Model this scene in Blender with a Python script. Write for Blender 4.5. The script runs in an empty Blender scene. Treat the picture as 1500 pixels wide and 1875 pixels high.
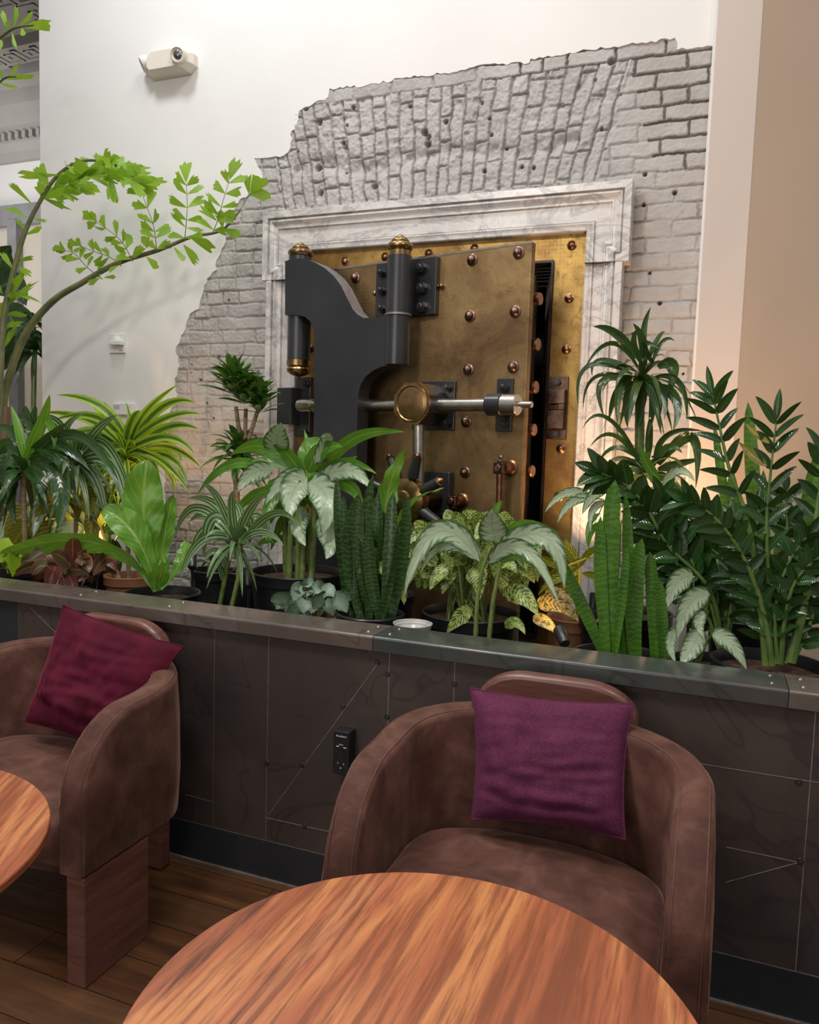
import bpy, bmesh, math, random
import numpy as np
from mathutils import Vector, Matrix, noise

random.seed(7)
PI = math.pi
SC = bpy.context.scene
COL = SC.collection

# ------------------------------------------------------------------ camera
FPX = 1424.08; YAW, PITCH, ROLL = 0.372655, 0.0855662, 0.0314142
EYE = Vector((0, 0, 1.45))
_f = Vector((-math.sin(YAW)*math.cos(PITCH), math.cos(YAW)*math.cos(PITCH), -math.sin(PITCH)))
_r0 = Vector((math.cos(YAW), math.sin(YAW), 0)); _u0 = _r0.cross(_f)
_r = _r0*math.cos(ROLL) + _u0*math.sin(ROLL)
_u = _u0*math.cos(ROLL) - _r0*math.sin(ROLL)
cam_d = bpy.data.cameras.new('camera'); cam = bpy.data.objects.new('camera', cam_d); COL.objects.link(cam)
cam_d.sensor_fit = 'HORIZONTAL'; cam_d.sensor_width = 36; cam_d.lens = 36*FPX/1500
cam_d.clip_start = 0.02
cam.matrix_world = Matrix(((_r.x, _u.x, -_f.x, EYE.x), (_r.y, _u.y, -_f.y, EYE.y), (_r.z, _u.z, -_f.z, EYE.z), (0, 0, 0, 1)))
SC.camera = cam

def ray(px, py): return _f + _r*((px-750)/FPX) - _u*((py-937.5)/FPX)
def onY(px, py, Y):
    d = ray(px, py); return EYE + d*(Y/d.y)
def onZ(px, py, Z):
    d = ray(px, py); return EYE + d*((Z-EYE.z)/d.z)

# ------------------------------------------------------------------ world, lights, exposure
SC.view_settings.view_transform = 'Standard'; SC.view_settings.look = 'None'
SC.view_settings.exposure = 0.0; SC.view_settings.gamma = 1.0
try: SC.view_settings.use_curve_mapping = False
except Exception: pass
wd = bpy.data.worlds.new('world'); SC.world = wd; wd.use_nodes = True
wn = wd.node_tree; wn.nodes.clear()
wo = wn.nodes.new('ShaderNodeOutputWorld'); wb = wn.nodes.new('ShaderNodeBackground')
wtc = wn.nodes.new('ShaderNodeTexCoord'); wsp = wn.nodes.new('ShaderNodeSeparateXYZ'); wr = wn.nodes.new('ShaderNodeValToRGB')
wmr = wn.nodes.new('ShaderNodeMapRange')
wn.links.new(wtc.outputs['Generated'], wsp.inputs[0]); wn.links.new(wsp.outputs['Z'], wmr.inputs['Value'])
wmr.inputs['From Min'].default_value = -1; wmr.inputs['From Max'].default_value = 1
wn.links.new(wmr.outputs[0], wr.inputs[0]); wn.links.new(wr.outputs[0], wb.inputs[0]); wn.links.new(wb.outputs[0], wo.inputs[0])
cr = wr.color_ramp; cr.elements[0].position = 0.0; cr.elements[0].color = (.10, .07, .05, 1)
cr.elements[1].position = 1.0; cr.elements[1].color = (1.0, .98, .95, 1)
e = cr.elements.new(.47); e.color = (.20, .16, .13, 1)
e = cr.elements.new(.56); e.color = (.50, .47, .43, 1)
e = cr.elements.new(.72); e.color = (.45, .44, .43, 1)
wb.inputs[1].default_value = 0.62

def area(name, loc, target, size, power, col=(1, 1, 1), size_y=None, spread=180):
    l = bpy.data.lights.new(name, 'AREA'); l.energy = power; l.color = col
    l.shape = 'RECTANGLE' if size_y else 'DISK'; l.size = size
    if size_y: l.size_y = size_y
    l.spread = math.radians(spread)
    o = bpy.data.objects.new(name, l); COL.objects.link(o); o.location = loc
    o.rotation_euler = (Vector(target)-Vector(loc)).to_track_quat('-Z', 'Y').to_euler(); return o
def spot(name, loc, target, power, col, angle=80, blend=.6, size=.03):
    l = bpy.data.lights.new(name, 'SPOT'); l.energy = power; l.color = col; l.spot_size = math.radians(angle); l.spot_blend = blend
    l.shadow_soft_size = size
    o = bpy.data.objects.new(name, l); COL.objects.link(o); o.location = loc
    o.rotation_euler = (Vector(target)-Vector(loc)).to_track_quat('-Z', 'Y').to_euler(); return o
# daylight from the skylight above the planter, ceiling track heads, the window behind the tables
area('skylight_left', (-2.6, 2.2, 4.9), (-2.2, 2.9, 2.0), .45, 34, (.94, .97, 1.0))
area('skylight_middle', (-1.0, 2.0, 4.9), (-1.0, 3.0, 1.6), .9, 30, (1.0, .96, .92))
area('track_head_front', (-1.5, .6, 3.6), (-.6, 1.6, .6), .55, 38, (1.0, .93, .87))
area('track_head_right', (1.0, .9, 3.7), (-.2, 2.2, .9), .5, 20, (1.0, .92, .85))
area('window_behind', (-1.8, -2.6, 2.3), (-.9, 2.2, .9), 3.0, 40, (1.0, .96, .93), 2.0)
area('hall_light', (-8.6, 6.0, 4.6), (-9.4, 8.0, 3.6), 1.6, 34, (1.0, .98, .96))
area('hall_ceiling_fill', (-8.8, 6.4, 2.6), (-9.0, 7.0, 6.0), 2.0, 42, (1.0, .97, .94))  # unseen fill added below the hall ceiling to brighten it

# ------------------------------------------------------------------ material helpers
def newmat(name):
    m = bpy.data.materials.new(name); m.use_nodes = True
    nt = m.node_tree; nt.nodes.clear()
    out = nt.nodes.new('ShaderNodeOutputMaterial'); p = nt.nodes.new('ShaderNodeBsdfPrincipled')
    nt.links.new(p.outputs[0], out.inputs[0])
    return m, nt, p, out
def N(nt, typ, ins=None, **attrs):
    n = nt.nodes.new('ShaderNode'+typ)
    for k, v in attrs.items(): setattr(n, k, v)
    for k, v in (ins or {}).items():
        if isinstance(v, bpy.types.NodeSocket): nt.links.new(v, n.inputs[k])
        else: n.inputs[k].default_value = v
    return n
def math_(nt, op, a, b=None, c=None, clamp=False):
    n = nt.nodes.new('ShaderNodeMath'); n.operation = op; n.use_clamp = clamp
    for i, v in enumerate((a, b, c)):
        if v is None: continue
        if isinstance(v, bpy.types.NodeSocket): nt.links.new(v, n.inputs[i])
        else: n.inputs[i].default_value = v
    return n.outputs[0]
def mix(nt, fac, a, b, mode='MIX'):
    n = nt.nodes.new('ShaderNodeMix'); n.data_type = 'RGBA'; n.blend_type = mode
    for i, v in ((0, fac), (6, a), (7, b)):
        if isinstance(v, bpy.types.NodeSocket): nt.links.new(v, n.inputs[i])
        elif i == 0: n.inputs[0].default_value = v
        else: n.inputs[i].default_value = (*v, 1) if len(v) == 3 else v
    return n.outputs[2]
def ramp(nt, fac, stops):
    n = nt.nodes.new('ShaderNodeValToRGB'); cr = n.color_ramp
    while len(cr.elements) < len(stops): cr.elements.new(.5)
    for e, (p, c) in zip(cr.elements, stops):
        e.position = p; e.color = (*c, 1) if len(c) == 3 else c
    nt.links.new(fac, n.inputs[0]); return n.outputs[0]
def objco(nt, scale=(1, 1, 1), rot=(0, 0, 0)):
    tc = nt.nodes.new('ShaderNodeTexCoord'); mp = nt.nodes.new('ShaderNodeMapping')
    mp.inputs['Scale'].default_value = scale; mp.inputs['Rotation'].default_value = rot
    nt.links.new(tc.outputs['Object'], mp.inputs[0]); return mp.outputs[0]
def noise_(nt, vec, scale, detail=3, rough=.5, dist=0):
    return N(nt, 'TexNoise', {'Vector': vec, 'Scale': scale, 'Detail': detail, 'Roughness': rough, 'Distortion': dist}).outputs[0]
def bump(nt, p, h, strength=.3, dist=.002):
    b = N(nt, 'Bump', {'Height': h, 'Strength': strength, 'Distance': dist}); nt.links.new(b.outputs[0], p.inputs['Normal']); return b
def setp(p, **k):
    names = dict(rough='Roughness', metal='Metallic', spec='Specular IOR Level', sheen='Sheen Weight', coat='Coat Weight', coatr='Coat Roughness', alpha='Alpha', trans='Transmission Weight', base='Base Color', sheenr='Sheen Roughness', sheent='Sheen Tint', ecol='Emission Color', estr='Emission Strength')
    for a, v in k.items():
        s = p.inputs[names[a]]
        if isinstance(v, bpy.types.NodeSocket): p.id_data.links.new(v, s)
        elif a in ('base', 'sheent', 'ecol'): s.default_value = (*v, 1)
        else: s.default_value = v
def simple(name, a, b, rough=.5, metal=0, nscale=8, lo=.35, hi=.65, bscale=None, bstr=.2, bdist=.002, stretch=(1, 1, 1), detail=4, **kw):
    m, nt, p, out = newmat(name); co = objco(nt, stretch)
    n1 = noise_(nt, co, nscale, detail, .55)
    setp(p, base=ramp(nt, n1, [(lo, a), (hi, b)]), rough=rough, metal=metal, **kw)
    if bscale: bump(nt, p, noise_(nt, co, bscale, 4, .6), bstr, bdist)
    return m

MAT = {}
MAT['plaster'] = simple('white_plaster', (.80, .79, .765), (.84, .83, .81), .75, nscale=1.5, bscale=14, bstr=.25, bdist=.004)
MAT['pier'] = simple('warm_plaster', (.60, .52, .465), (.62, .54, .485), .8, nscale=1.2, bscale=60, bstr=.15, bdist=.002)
MAT['pier_side'] = simple('shaded_pier_plaster', (.50, .385, .29), (.53, .41, .31), .8, nscale=1.2, bscale=60, bstr=.15, bdist=.002)  # pier plaster coloured darker and browner, for a face catching less light

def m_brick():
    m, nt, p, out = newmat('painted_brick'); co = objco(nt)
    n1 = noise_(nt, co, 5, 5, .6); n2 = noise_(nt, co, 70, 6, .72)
    at = N(nt, 'Attribute', attribute_name='mort_shade').outputs['Fac']
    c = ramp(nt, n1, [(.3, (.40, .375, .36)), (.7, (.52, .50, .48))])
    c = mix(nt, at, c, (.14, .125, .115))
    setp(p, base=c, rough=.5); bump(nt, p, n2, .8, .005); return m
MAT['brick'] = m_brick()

def m_marble():
    m, nt, p, out = newmat('veined_marble'); co = objco(nt, (1, 1, 1.4), (.2, .5, .6))
    w = noise_(nt, co, 3.2, 6, .62, 1.4); w2 = noise_(nt, co, 9, 6, .7, 2.0)
    v1 = math_(nt, 'ABSOLUTE', math_(nt, 'SUBTRACT', w, .5)); v2 = math_(nt, 'ABSOLUTE', math_(nt, 'SUBTRACT', w2, .5))
    f1 = ramp(nt, v1, [(0, (1, 1, 1)), (.045, (0, 0, 0))]); f2 = ramp(nt, v2, [(0, (.7, .7, .7)), (.03, (0, 0, 0))])
    base = ramp(nt, noise_(nt, co, 4, 4), [(.3, (.62, .585, .56)), (.6, (.76, .73, .70))])
    c = mix(nt, math_(nt, 'MULTIPLY', f1, .75), base, (.36, .35, .36)); c = mix(nt, math_(nt, 'MULTIPLY', f2, .6), c, (.40, .38, .38))
    setp(p, base=c, rough=.28); return m
MAT['marble'] = m_marble()

def m_brass(name, a, b, c, r0=.28, r1=.5, dark=(.10, .06, .03)):
    m, nt, p, out = newmat(name); co = objco(nt)
    n1 = noise_(nt, co, 2.6, 6, .68, .9); n2 = noise_(nt, co, 17, 7, .75, .8)
    col = ramp(nt, n1, [(.32, a), (.5, b), (.68, c)])
    col = mix(nt, ramp(nt, n2, [(.52, (0, 0, 0)), (.74, (.75, .75, .75))]), col, dark)
    # engine-turned spots in staggered rows
    vo = N(nt, 'TexVoronoi', {'Vector': co, 'Scale': 62.0, 'Randomness': .12}).outputs['Distance']
    rr = math_(nt, 'ADD', math_(nt, 'MULTIPLY', n2, r1-r0), r0)
    rr = math_(nt, 'ADD', rr, math_(nt, 'MULTIPLY', vo, .14))
    setp(p, base=col, rough=rr, metal=1.0)
    hs = math_(nt, 'ADD', math_(nt, 'MULTIPLY', vo, .35), n2)
    bump(nt, p, hs, .12, .002); return m
MAT['brass_door'] = m_brass('brown_brass_plate', (.18, .112, .058), (.32, .21, .10), (.44, .305, .145), .32, .58)
MAT['brass_frame'] = m_brass('golden_brass_plate', (.19, .095, .04), (.38, .235, .08), (.56, .38, .12), .32, .55)
MAT['copper'] = simple('copper_bronze', (.22, .105, .06), (.40, .205, .125), .34, 1.0, nscale=20)
MAT['bronze_dark'] = simple('dark_bronze', (.075, .045, .032), (.19, .115, .08), .32, 1.0, nscale=25)
MAT['bronze_rivet'] = simple('brown_bronze', (.15, .095, .075), (.27, .175, .13), .36, 1.0, nscale=25)
MAT['brass_cap'] = simple('polished_brass', (.27, .165, .075), (.46, .30, .14), .27, 1.0, nscale=16)
MAT['black_metal'] = simple('black_enamelled_steel', (.018, .019, .022), (.028, .029, .033), .30, 0.0, nscale=6, coat=.4, coatr=.25)
MAT['black_plate'] = simple('black_painted_plate', (.024, .025, .030), (.034, .035, .040), .36, 0.0, nscale=3)
MAT['plate_edge'] = simple('grey_machined_edge', (.22, .20, .21), (.30, .28, .29), .45, .5, nscale=30)
MAT['jamb'] = simple('dark_jamb_metal', (.02, .016, .016), (.05, .036, .032), .28, .5, nscale=14)
MAT['steel'] = simple('satin_steel', (.50, .46, .42), (.62, .58, .54), .28, 1.0, nscale=30)
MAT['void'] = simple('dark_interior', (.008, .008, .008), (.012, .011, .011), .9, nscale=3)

def m_panel(name, a, b, c, rough=.34):
    m, nt, p, out = newmat(name); co = objco(nt)
    n1 = noise_(nt, co, 1.8, 5, .6, 1.2); n2 = noise_(nt, co, 9, 6, .7, .8); n3 = noise_(nt, co, 1.6, 2, .4, 2.5)
    col = ramp(nt, n1, [(.3, a), (.5, b), (.7, c)])
    # wandering heat-stain lines left in the rolled steel
    ln = ramp(nt, math_(nt, 'ABSOLUTE', math_(nt, 'SUBTRACT', n3, .5)), [(0, (.8, .8, .8)), (.012, (0, 0, 0))])
    col = mix(nt, math_(nt, 'MULTIPLY', ln, .45), col, (.020, .018, .022))
    setp(p, base=col, rough=math_(nt, 'ADD', math_(nt, 'MULTIPLY', n2, .22), rough-.1), metal=.35); bump(nt, p, n2, .05, .002); return m
MAT['panel'] = m_panel('blackened_steel_panel', (.062, .054, .054), (.088, .068, .062), (.12, .092, .080))
MAT['panel_blue'] = m_panel('blue_black_steel_panel', (.026, .034, .042), (.040, .045, .053), (.055, .055, .06))
MAT['cap_brown'] = m_panel('bronze_steel_capping', (.11, .09, .082), (.16, .125, .11), (.20, .16, .145), .22)
MAT['cap_green'] = m_panel('green_black_steel_capping', (.06, .07, .068), (.08, .09, .085), (.12, .108, .098), .20)
MAT['seam'] = simple('bright_steel_seam', (.35, .31, .29), (.5, .46, .43), .4, .6, nscale=40)
MAT['washer'] = simple('dark_steel_washer', (.03, .035, .036), (.06, .062, .06), .4, .6, nscale=40)

def m_suede():
    m, nt, p, out = newmat('brown_velvet'); co = objco(nt)
    n1 = noise_(nt, co, 10, 5, .6, .5); n2 = noise_(nt, co, 420, 2, .5); n3 = noise_(nt, objco(nt, (1, 3.5, 1)), 14, 4, .6, .6)
    col = ramp(nt, n1, [(.32, (.062, .024, .016)), (.52, (.108, .046, .033)), (.70, (.165, .076, .056))])
    setp(p, base=col, rough=.72, spec=.25, sheen=.35, sheenr=.35, sheent=(.9, .55, .42))
    h = math_(nt, 'ADD', math_(nt, 'MULTIPLY', n2, .08), n3); bump(nt, p, h, .35, .006); return m
MAT['suede'] = m_suede()
MAT['thread'] = simple('seam_thread', (.10, .045, .032), (.15, .07, .05), .8, nscale=50)
def m_headwood():
    m, nt, p, out = newmat('maroon_stained_wood'); co = objco(nt, (3, 3, 26), (0, .05, 0))
    n = noise_(nt, co, 2.2, 6, .6, .4)
    setp(p, base=ramp(nt, n, [(.3, (.10, .036, .026)), (.7, (.185, .078, .058))]), rough=.34, coat=.2, coatr=.2); bump(nt, p, n, .06, .001); return m
MAT['headwood'] = m_headwood()
def m_cloth(name, a, b, weave, bs, sheen, st):
    m, nt, p, out = newmat(name); co = objco(nt)
    n1 = noise_(nt, co, 9, 4, .6, .6); n2 = noise_(nt, co, weave, 3, .6)
    col = ramp(nt, n1, [(.3, a), (.7, b)])
    if bs > .3: col = mix(nt, ramp(nt, n2, [(.5, (0, 0, 0)), (.75, (.35, .35, .35))]), col, (.30, .12, .22))
    setp(p, base=col, rough=.85, spec=.15, sheen=sheen, sheenr=.3, sheent=st)
    bump(nt, p, math_(nt, 'ADD', math_(nt, 'MULTIPLY', n2, bs), math_(nt, 'MULTIPLY', noise_(nt, co, 12, 3, .5, 1.0), .6)), .5, .006); return m
MAT['wine_velvet'] = m_cloth('wine_velvet', (.050, .0035, .012), (.105, .008, .025), 600, .05, .55, (.8, .12, .25))
MAT['plum_wool'] = m_cloth('plum_wool', (.080, .014, .042), (.120, .024, .062), 330, .5, .25, (.7, .3, .5))

def m_tablewood():
    m, nt, p, out = newmat('striped_tropical_wood')
    co = objco(nt, (1, .055, 1), (0, 0, .02))
    big = noise_(nt, objco(nt, (1, .10, 1), (0, 0, .03)), 13, 3, .5, .25)
    fine = noise_(nt, co, 105, 5, .65, .15); pore = noise_(nt, objco(nt, (1, .03, 1)), 260, 3, .6)
    st = noise_(nt, objco(nt, (1, .05, 1), (0, 0, .06)), 24, 5, .65, .3)
    col = ramp(nt, big, [(.30, (.23, .060, .024)), (.43, (.40, .115, .046)), (.54, (.57, .225, .080)), (.66, (.44, .130, .056)), (.78, (.58, .27, .115))])
    col = mix(nt, ramp(nt, fine, [(.44, (0, 0, 0)), (.60, (.75, .75, .75))]), col, (.19, .05, .018))
    col = mix(nt, ramp(nt, st, [(.60, (0, 0, 0)), (.66, (.9, .9, .9))]), col, (.085, .022, .010))
    col = mix(nt, ramp(nt, pore, [(.58, (0, 0, 0)), (.75, (.35, .35, .35))]), col, (.14, .045, .02))
    setp(p, base=col, rough=math_(nt, 'ADD', math_(nt, 'MULTIPLY', fine, .12), .26), coat=.25, coatr=.22)
    bump(nt, p, math_(nt, 'ADD', pore, fine), .06, .001); return m
MAT['tablewood'] = m_tablewood()
def m_floor():
    m, nt, p, out = newmat('brown_plank_floor')
    co = objco(nt)
    br = N(nt, 'TexBrick', {'Vector': co, 'Scale': 1.0, 'Mortar Size': .0018, 'Mortar Smooth': .3, 'Brick Width': 1.25, 'Row Height': .15, 'Color1': (.0, .0, .0, 1), 'Color2': (1, 1, 1, 1), 'Mortar': (.5, .5, .5, 1), 'Bias': 0.0}, offset=.37)
    gr = noise_(nt, objco(nt, (.09, 1, 1)), 26, 6, .65, .5); bl = noise_(nt, co, 3.5, 4, .6)
    col = ramp(nt, gr, [(.3, (.030, .010, .004)), (.55, (.085, .033, .012)), (.75, (.16, .070, .028))])
    col = mix(nt, math_(nt, 'MULTIPLY', br.outputs['Color'], .35), col, (.19, .105, .058))
    col = mix(nt, ramp(nt, bl, [(.45, (0, 0, 0)), (.75, (.5, .5, .5))]), col, (.05, .026, .014))
    col = mix(nt, br.outputs['Fac'], col, (.012, .007, .004))
    setp(p, base=col, rough=.32); bump(nt, p, math_(nt, 'SUBTRACT', gr, br.outputs['Fac']), .12, .002); return m
MAT['floor'] = m_floor()
MAT['pot'] = simple('black_plastic', (.010, .010, .012), (.017, .017, .019), .36, nscale=20)
MAT['terracotta'] = simple('terracotta', (.28, .11, .055), (.36, .16, .08), .7, nscale=12)
MAT['soil'] = simple('bark_soil', (.035, .018, .012), (.15, .075, .05), .9, nscale=70, bscale=90, bstr=1, bdist=.01, detail=5)
MAT['bed'] = simple('dark_bed', (.012, .010, .009), (.03, .024, .02), .9, nscale=20, bscale=40, bstr=.6, bdist=.01)
MAT['cream'] = simple('cream_plastic', (.76, .70, .60), (.80, .74, .65), .4, nscale=3)
MAT['whiteplastic'] = simple('white_plastic', (.78, .78, .77), (.82, .82, .81), .4, nscale=3)
MAT['lens'] = simple('lamp_lens', (.10, .10, .10), (.28, .28, .28), .15, .6, nscale=60)
MAT['blackplastic'] = simple('black_abs', (.012, .012, .014), (.018, .018, .02), .3, nscale=20)
MAT['print'] = simple('light_print', (.75, .75, .75), (.8, .8, .8), .6, nscale=3)
MAT['redprint'] = simple('red_print', (.6, .08, .06), (.65, .1, .08), .6, nscale=3)
MAT['hallwall'] = simple('hall_plaster', (.66, .65, .64), (.70, .69, .68), .8, nscale=1.5)
MAT['hallceil'] = simple('painted_plasterwork', (.33, .315, .30), (.37, .35, .335), .8, nscale=2)
MAT['hallframe'] = simple('grey_metal_frame', (.22, .22, .23), (.27, .27, .28), .45, .3, nscale=6)
MAT['clear'] = simple('clear_tray', (.45, .44, .42), (.55, .54, .52), .2, nscale=5)

# ------------------------------------------------------------------ mesh helpers
class MB:
    def __init__(s, M=None):
        s.v = []; s.f = []; s.uv = []; s.mi = []; s.M = M
    def add(s, vs, fs, uvs=None, mi=0):
        b = len(s.v)
        for p in vs:
            p = Vector(p); s.v.append(s.M @ p if s.M else p)
        for i, f in enumerate(fs):
            s.f.append(tuple(b+k for k in f)); s.mi.append(mi)
            s.uv.append(uvs[i] if uvs else [(0, 0)]*len(f))
    def grid(s, P, cu=False, cv=False, mi=0, uv=None, flip=False):
        R = len(P); C_ = len(P[0]); vs = [p for row in P for p in row]; fs = []; uvs = []
        for i in range(R if cu else R-1):
            for j in range(C_ if cv else C_-1):
                i2 = (i+1) % R; j2 = (j+1) % C_
                q = (i*C_+j, i2*C_+j, i2*C_+j2, i*C_+j2)
                if flip: q = q[::-1]
                fs.append(q)
                if uv:
                    t = [uv[i][j], uv[i2][j], uv[i2][j2], uv[i][j2]]; uvs.append(t[::-1] if flip else t)
        s.add(vs, fs, uvs if uv else None, mi)
    def box(s, a, b, mi=0):
        x0, y0, z0 = a; x1, y1, z1 = b
        if x0 > x1: x0, x1 = x1, x0
        if y0 > y1: y0, y1 = y1, y0
        if z0 > z1: z0, z1 = z1, z0
        s.add([(x0, y0, z0), (x1, y0, z0), (x1, y1, z0), (x0, y1, z0), (x0, y0, z1), (x1, y0, z1), (x1, y1, z1), (x0, y1, z1)],
              [(3, 2, 1, 0), (4, 5, 6, 7), (0, 1, 5, 4), (1, 2, 6, 5), (2, 3, 7, 6), (3, 0, 4, 7)], mi=mi)
    def lathe(s, prof, n=24, M=None, mi=0, cap0=True, cap1=True):
        M = M or Matrix(); R = []
        for r, z in prof: R.append([M @ Vector((r*math.cos(2*PI*k/n), r*math.sin(2*PI*k/n), z)) for k in range(n)])
        s.grid(R, cv=True, mi=mi, flip=True)
        if cap0 and prof[0][0] > 1e-6: s.add(R[0], [tuple(range(n))[::-1]], mi=mi)
        if cap1 and prof[-1][0] > 1e-6: s.add(R[-1], [tuple(range(n))], mi=mi)
    def cyl(s, a, b, r, n=20, r2=None, mi=0, bev=0):
        a = Vector(a); b = Vector(b); d = b-a; L = d.length
        M = Matrix.Translation(a) @ d.to_track_quat('Z', 'Y').to_matrix().to_4x4()
        r2 = r if r2 is None else r2
        pr = [(r, 0), (r2, L)] if not bev else [(r-bev, 0), (r, bev), (r2, L-bev), (r2-bev, L)]
        s.lathe(pr, n, M, mi)
    def tube(s, pts, r, n=8, mi=0, ruv=False):
        pts = [Vector(p) for p in pts]; R = []; UV = []
        up = Vector((0, 0, 1)); prev = None
        for i, p in enumerate(pts):
            t = (pts[min(i+1, len(pts)-1)]-pts[max(i-1, 0)]).normalized()
            if prev is None:
                a = t.cross(up);
                if a.length < .05: a = t.cross(Vector((1, 0, 0)))
                a.normalize()
            else: a = (prev - t*prev.dot(t)).normalized()
            prev = a; b = t.cross(a); rr = r[i] if isinstance(r, (list, tuple)) else r
            R.append([p + a*rr*math.cos(2*PI*k/n) + b*rr*math.sin(2*PI*k/n) for k in range(n)])
            UV.append([(i/(len(pts)-1), k/n) for k in range(n)])
        s.grid(R, cv=True, mi=mi, uv=UV, flip=False)
        s.add(R[0], [tuple(range(n))], mi=mi); s.add(R[-1], [tuple(range(n))[::-1]], mi=mi)
    def prism(s, poly, y0, y1, mi=0, axis='y'):
        # poly is a list of (x, z); extruded from y0 to y1
        n = len(poly)
        a = [(p[0], y0, p[1]) for p in poly]; b = [(p[0], y1, p[1]) for p in poly]
        area2 = sum(poly[i][0]*poly[(i+1) % n][1]-poly[(i+1) % n][0]*poly[i][1] for i in range(n))
        fr = tuple(range(n)); bk = tuple(range(2*n-1, n-1, -1))
        sd = [(i, i+n, (i+1) % n+n, (i+1) % n) for i in range(n)]
        if area2 < 0: fr = fr[::-1]; bk = bk[::-1]; sd = [q[::-1] for q in sd]
        if y0 > y1: fr = fr[::-1]; bk = bk[::-1]; sd = [q[::-1] for q in sd]
        s.add(a+b, [fr, bk]+sd, mi=mi)
def obj(name, mb, mats, parent=None, smooth=True, bevel=0, ang=38, seg=2, label=None):
    me = bpy.data.meshes.new(name); me.from_pydata([tuple(v) for v in mb.v], [], mb.f)
    if not isinstance(mats, (list, tuple)): mats = [mats]
    for m in mats: me.materials.append(MAT[m] if isinstance(m, str) else m)
    me.polygons.foreach_set('material_index', mb.mi)
    if any(u[0] != (0, 0) or (len(u) > 1 and u[1] != (0, 0)) for u in mb.uv[:400]):
        ul = me.uv_layers.new(name='UVMap'); flat = []
        for u in mb.uv:
            for q in u: flat += [q[0], q[1]]
        ul.data.foreach_set('uv', flat)
    me.polygons.foreach_set('use_smooth', [smooth]*len(me.polygons))
    me.update()
    if smooth and ang < 180: me.set_sharp_from_angle(angle=math.radians(ang))
    o = bpy.data.objects.new(name, me); COL.objects.link(o)
    if parent is not None:
        o.parent = parent
        if parent.type == 'EMPTY' and not parent.get('_loc'): o.matrix_parent_inverse = Matrix.Translation(-Vector(parent.location))
    if bevel:
        b = o.modifiers.new('bevel', 'BEVEL'); b.width = bevel; b.segments = seg; b.limit_method = 'ANGLE'; b.angle_limit = math.radians(35)
        b.harden_normals = False
    if label: o['label'] = label
    return o
def thing(name, label, cat, loc=(0, 0, 0), group=None, local=False):
    o = bpy.data.objects.new(name, None); COL.objects.link(o); o.location = loc; o.empty_display_size = .05
    o['label'] = label; o['category'] = cat
    if group: o['group'] = group
    if local: LOCAL.add(name)
    return o
LOCAL = set()
def tag(o, label, cat, group=None):
    o['label'] = label; o['category'] = cat
    if group: o['group'] = group
    return o
def struct(name, mb, mats, **k):
    o = obj(name, mb, mats, **k); o['kind'] = 'structure'; return o
def child_local(o, parent):   # geometry given in the parent's own coordinates
    o.parent = parent; o.matrix_parent_inverse = Matrix(); return o
# ================================================================== STRUCTURE
YW = 3.42      # face of the brick wall
YP = 2.14      # face of the planter front
mb = MB(); mb.box((-9.5, -3.5, -.06), (3.2, 9.0, 0)); struct('floor', mb, 'floor', smooth=False)

# -------- exposed brick and the broken plaster edge, in wall coordinates (x, z)
EDGE = [(-.112, 3.059), (-.246, 3.064), (-.257, 3.112), (-.44, 3.114), (-.64, 3.116), (-.844, 3.117), (-.85, 3.10), (-1.043, 3.123), (-1.233, 3.112), (-1.417, 3.119),
        (-1.628, 3.108), (-1.81, 3.122), (-1.815, 3.084), (-1.90, 3.06), (-1.974, 3.035), (-1.981, 2.96), (-2.011, 2.951), (-2.015, 2.874), (-2.054, 2.84), (-2.14, 2.838), (-2.222, 2.844),
        (-2.20, 2.80), (-2.177, 2.766), (-2.182, 2.696), (-2.302, 2.653), (-2.335, 2.60), (-2.389, 2.58), (-2.385, 2.45), (-2.439, 2.36), (-2.439, 2.312), (-2.495, 2.273), (-2.53, 2.18), (-2.545, 2.12),
        (-2.602, 2.097), (-2.64, 2.0), (-2.692, 1.915), (-2.665, 1.83), (-2.697, 1.744), (-2.68, 1.66), (-2.732, 1.57), (-2.74, 1.4), (-2.76, 1.2), (-2.75, 1.0), (-2.78, .8), (-2.78, .50)]
rnd = random.Random(3)
def rough_line(pts, amp, step):
    out = []
    for a, b in zip(pts[:-1], pts[1:]):
        a = Vector(a); b = Vector(b); L = (b-a).length; n = max(1, int(L/step)); d = (b-a)/L; nn = Vector((-d.y, d.x))
        for i in range(n):
            t = i/n; j = rnd.uniform(-amp, amp) if i else 0
            out.append(tuple(a+(b-a)*t+nn*j))
    out.append(pts[-1]); return out
RE = rough_line(EDGE, .007, .018)
hole = [(x, z) for x, z in RE] + [(-.112, .50)]
WL = -3.62   # left end of the wall
# plaster: polygon around the patch
outer = [(-.112, 5.6), (WL, 5.6), (WL, 0.0), (-2.78, 0.0)]
poly = outer + [(x, z) for x, z in RE[::-1]]
from mathutils.geometry import tessellate_polygon
tri = tessellate_polygon([[Vector((x, z, 0)) for x, z in poly]])
mb = MB(); nP = len(poly)
vs = [(x, YW-.004, z) for x, z in poly] + [(x, YW+.03, z) for x, z in poly]
fs = []
for a, b, c in tri:
    pa, pb, pc = [Vector(poly[k]) for k in (a, b, c)]
    s_ = (pb-pa).cross(pc-pa) if hasattr((pb-pa), 'cross') else 0
    fs.append((a, b, c) if s_ > 0 else (c, b, a))
for i in range(nP):
    j = (i+1) % nP; fs.append((i, i+nP, j+nP, j))
mb.add(vs, fs); struct('wall_back', mb, 'plaster', smooth=False)
mb = MB(); mb.box((WL, YW+.031, 0), (-2.79, YW+.30, 5.6)); mb.box((-2.8, YW+.09, 3.13), (-.1, YW+.30, 5.6)); struct('wall_back_core', mb, 'plaster', smooth=False)
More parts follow.
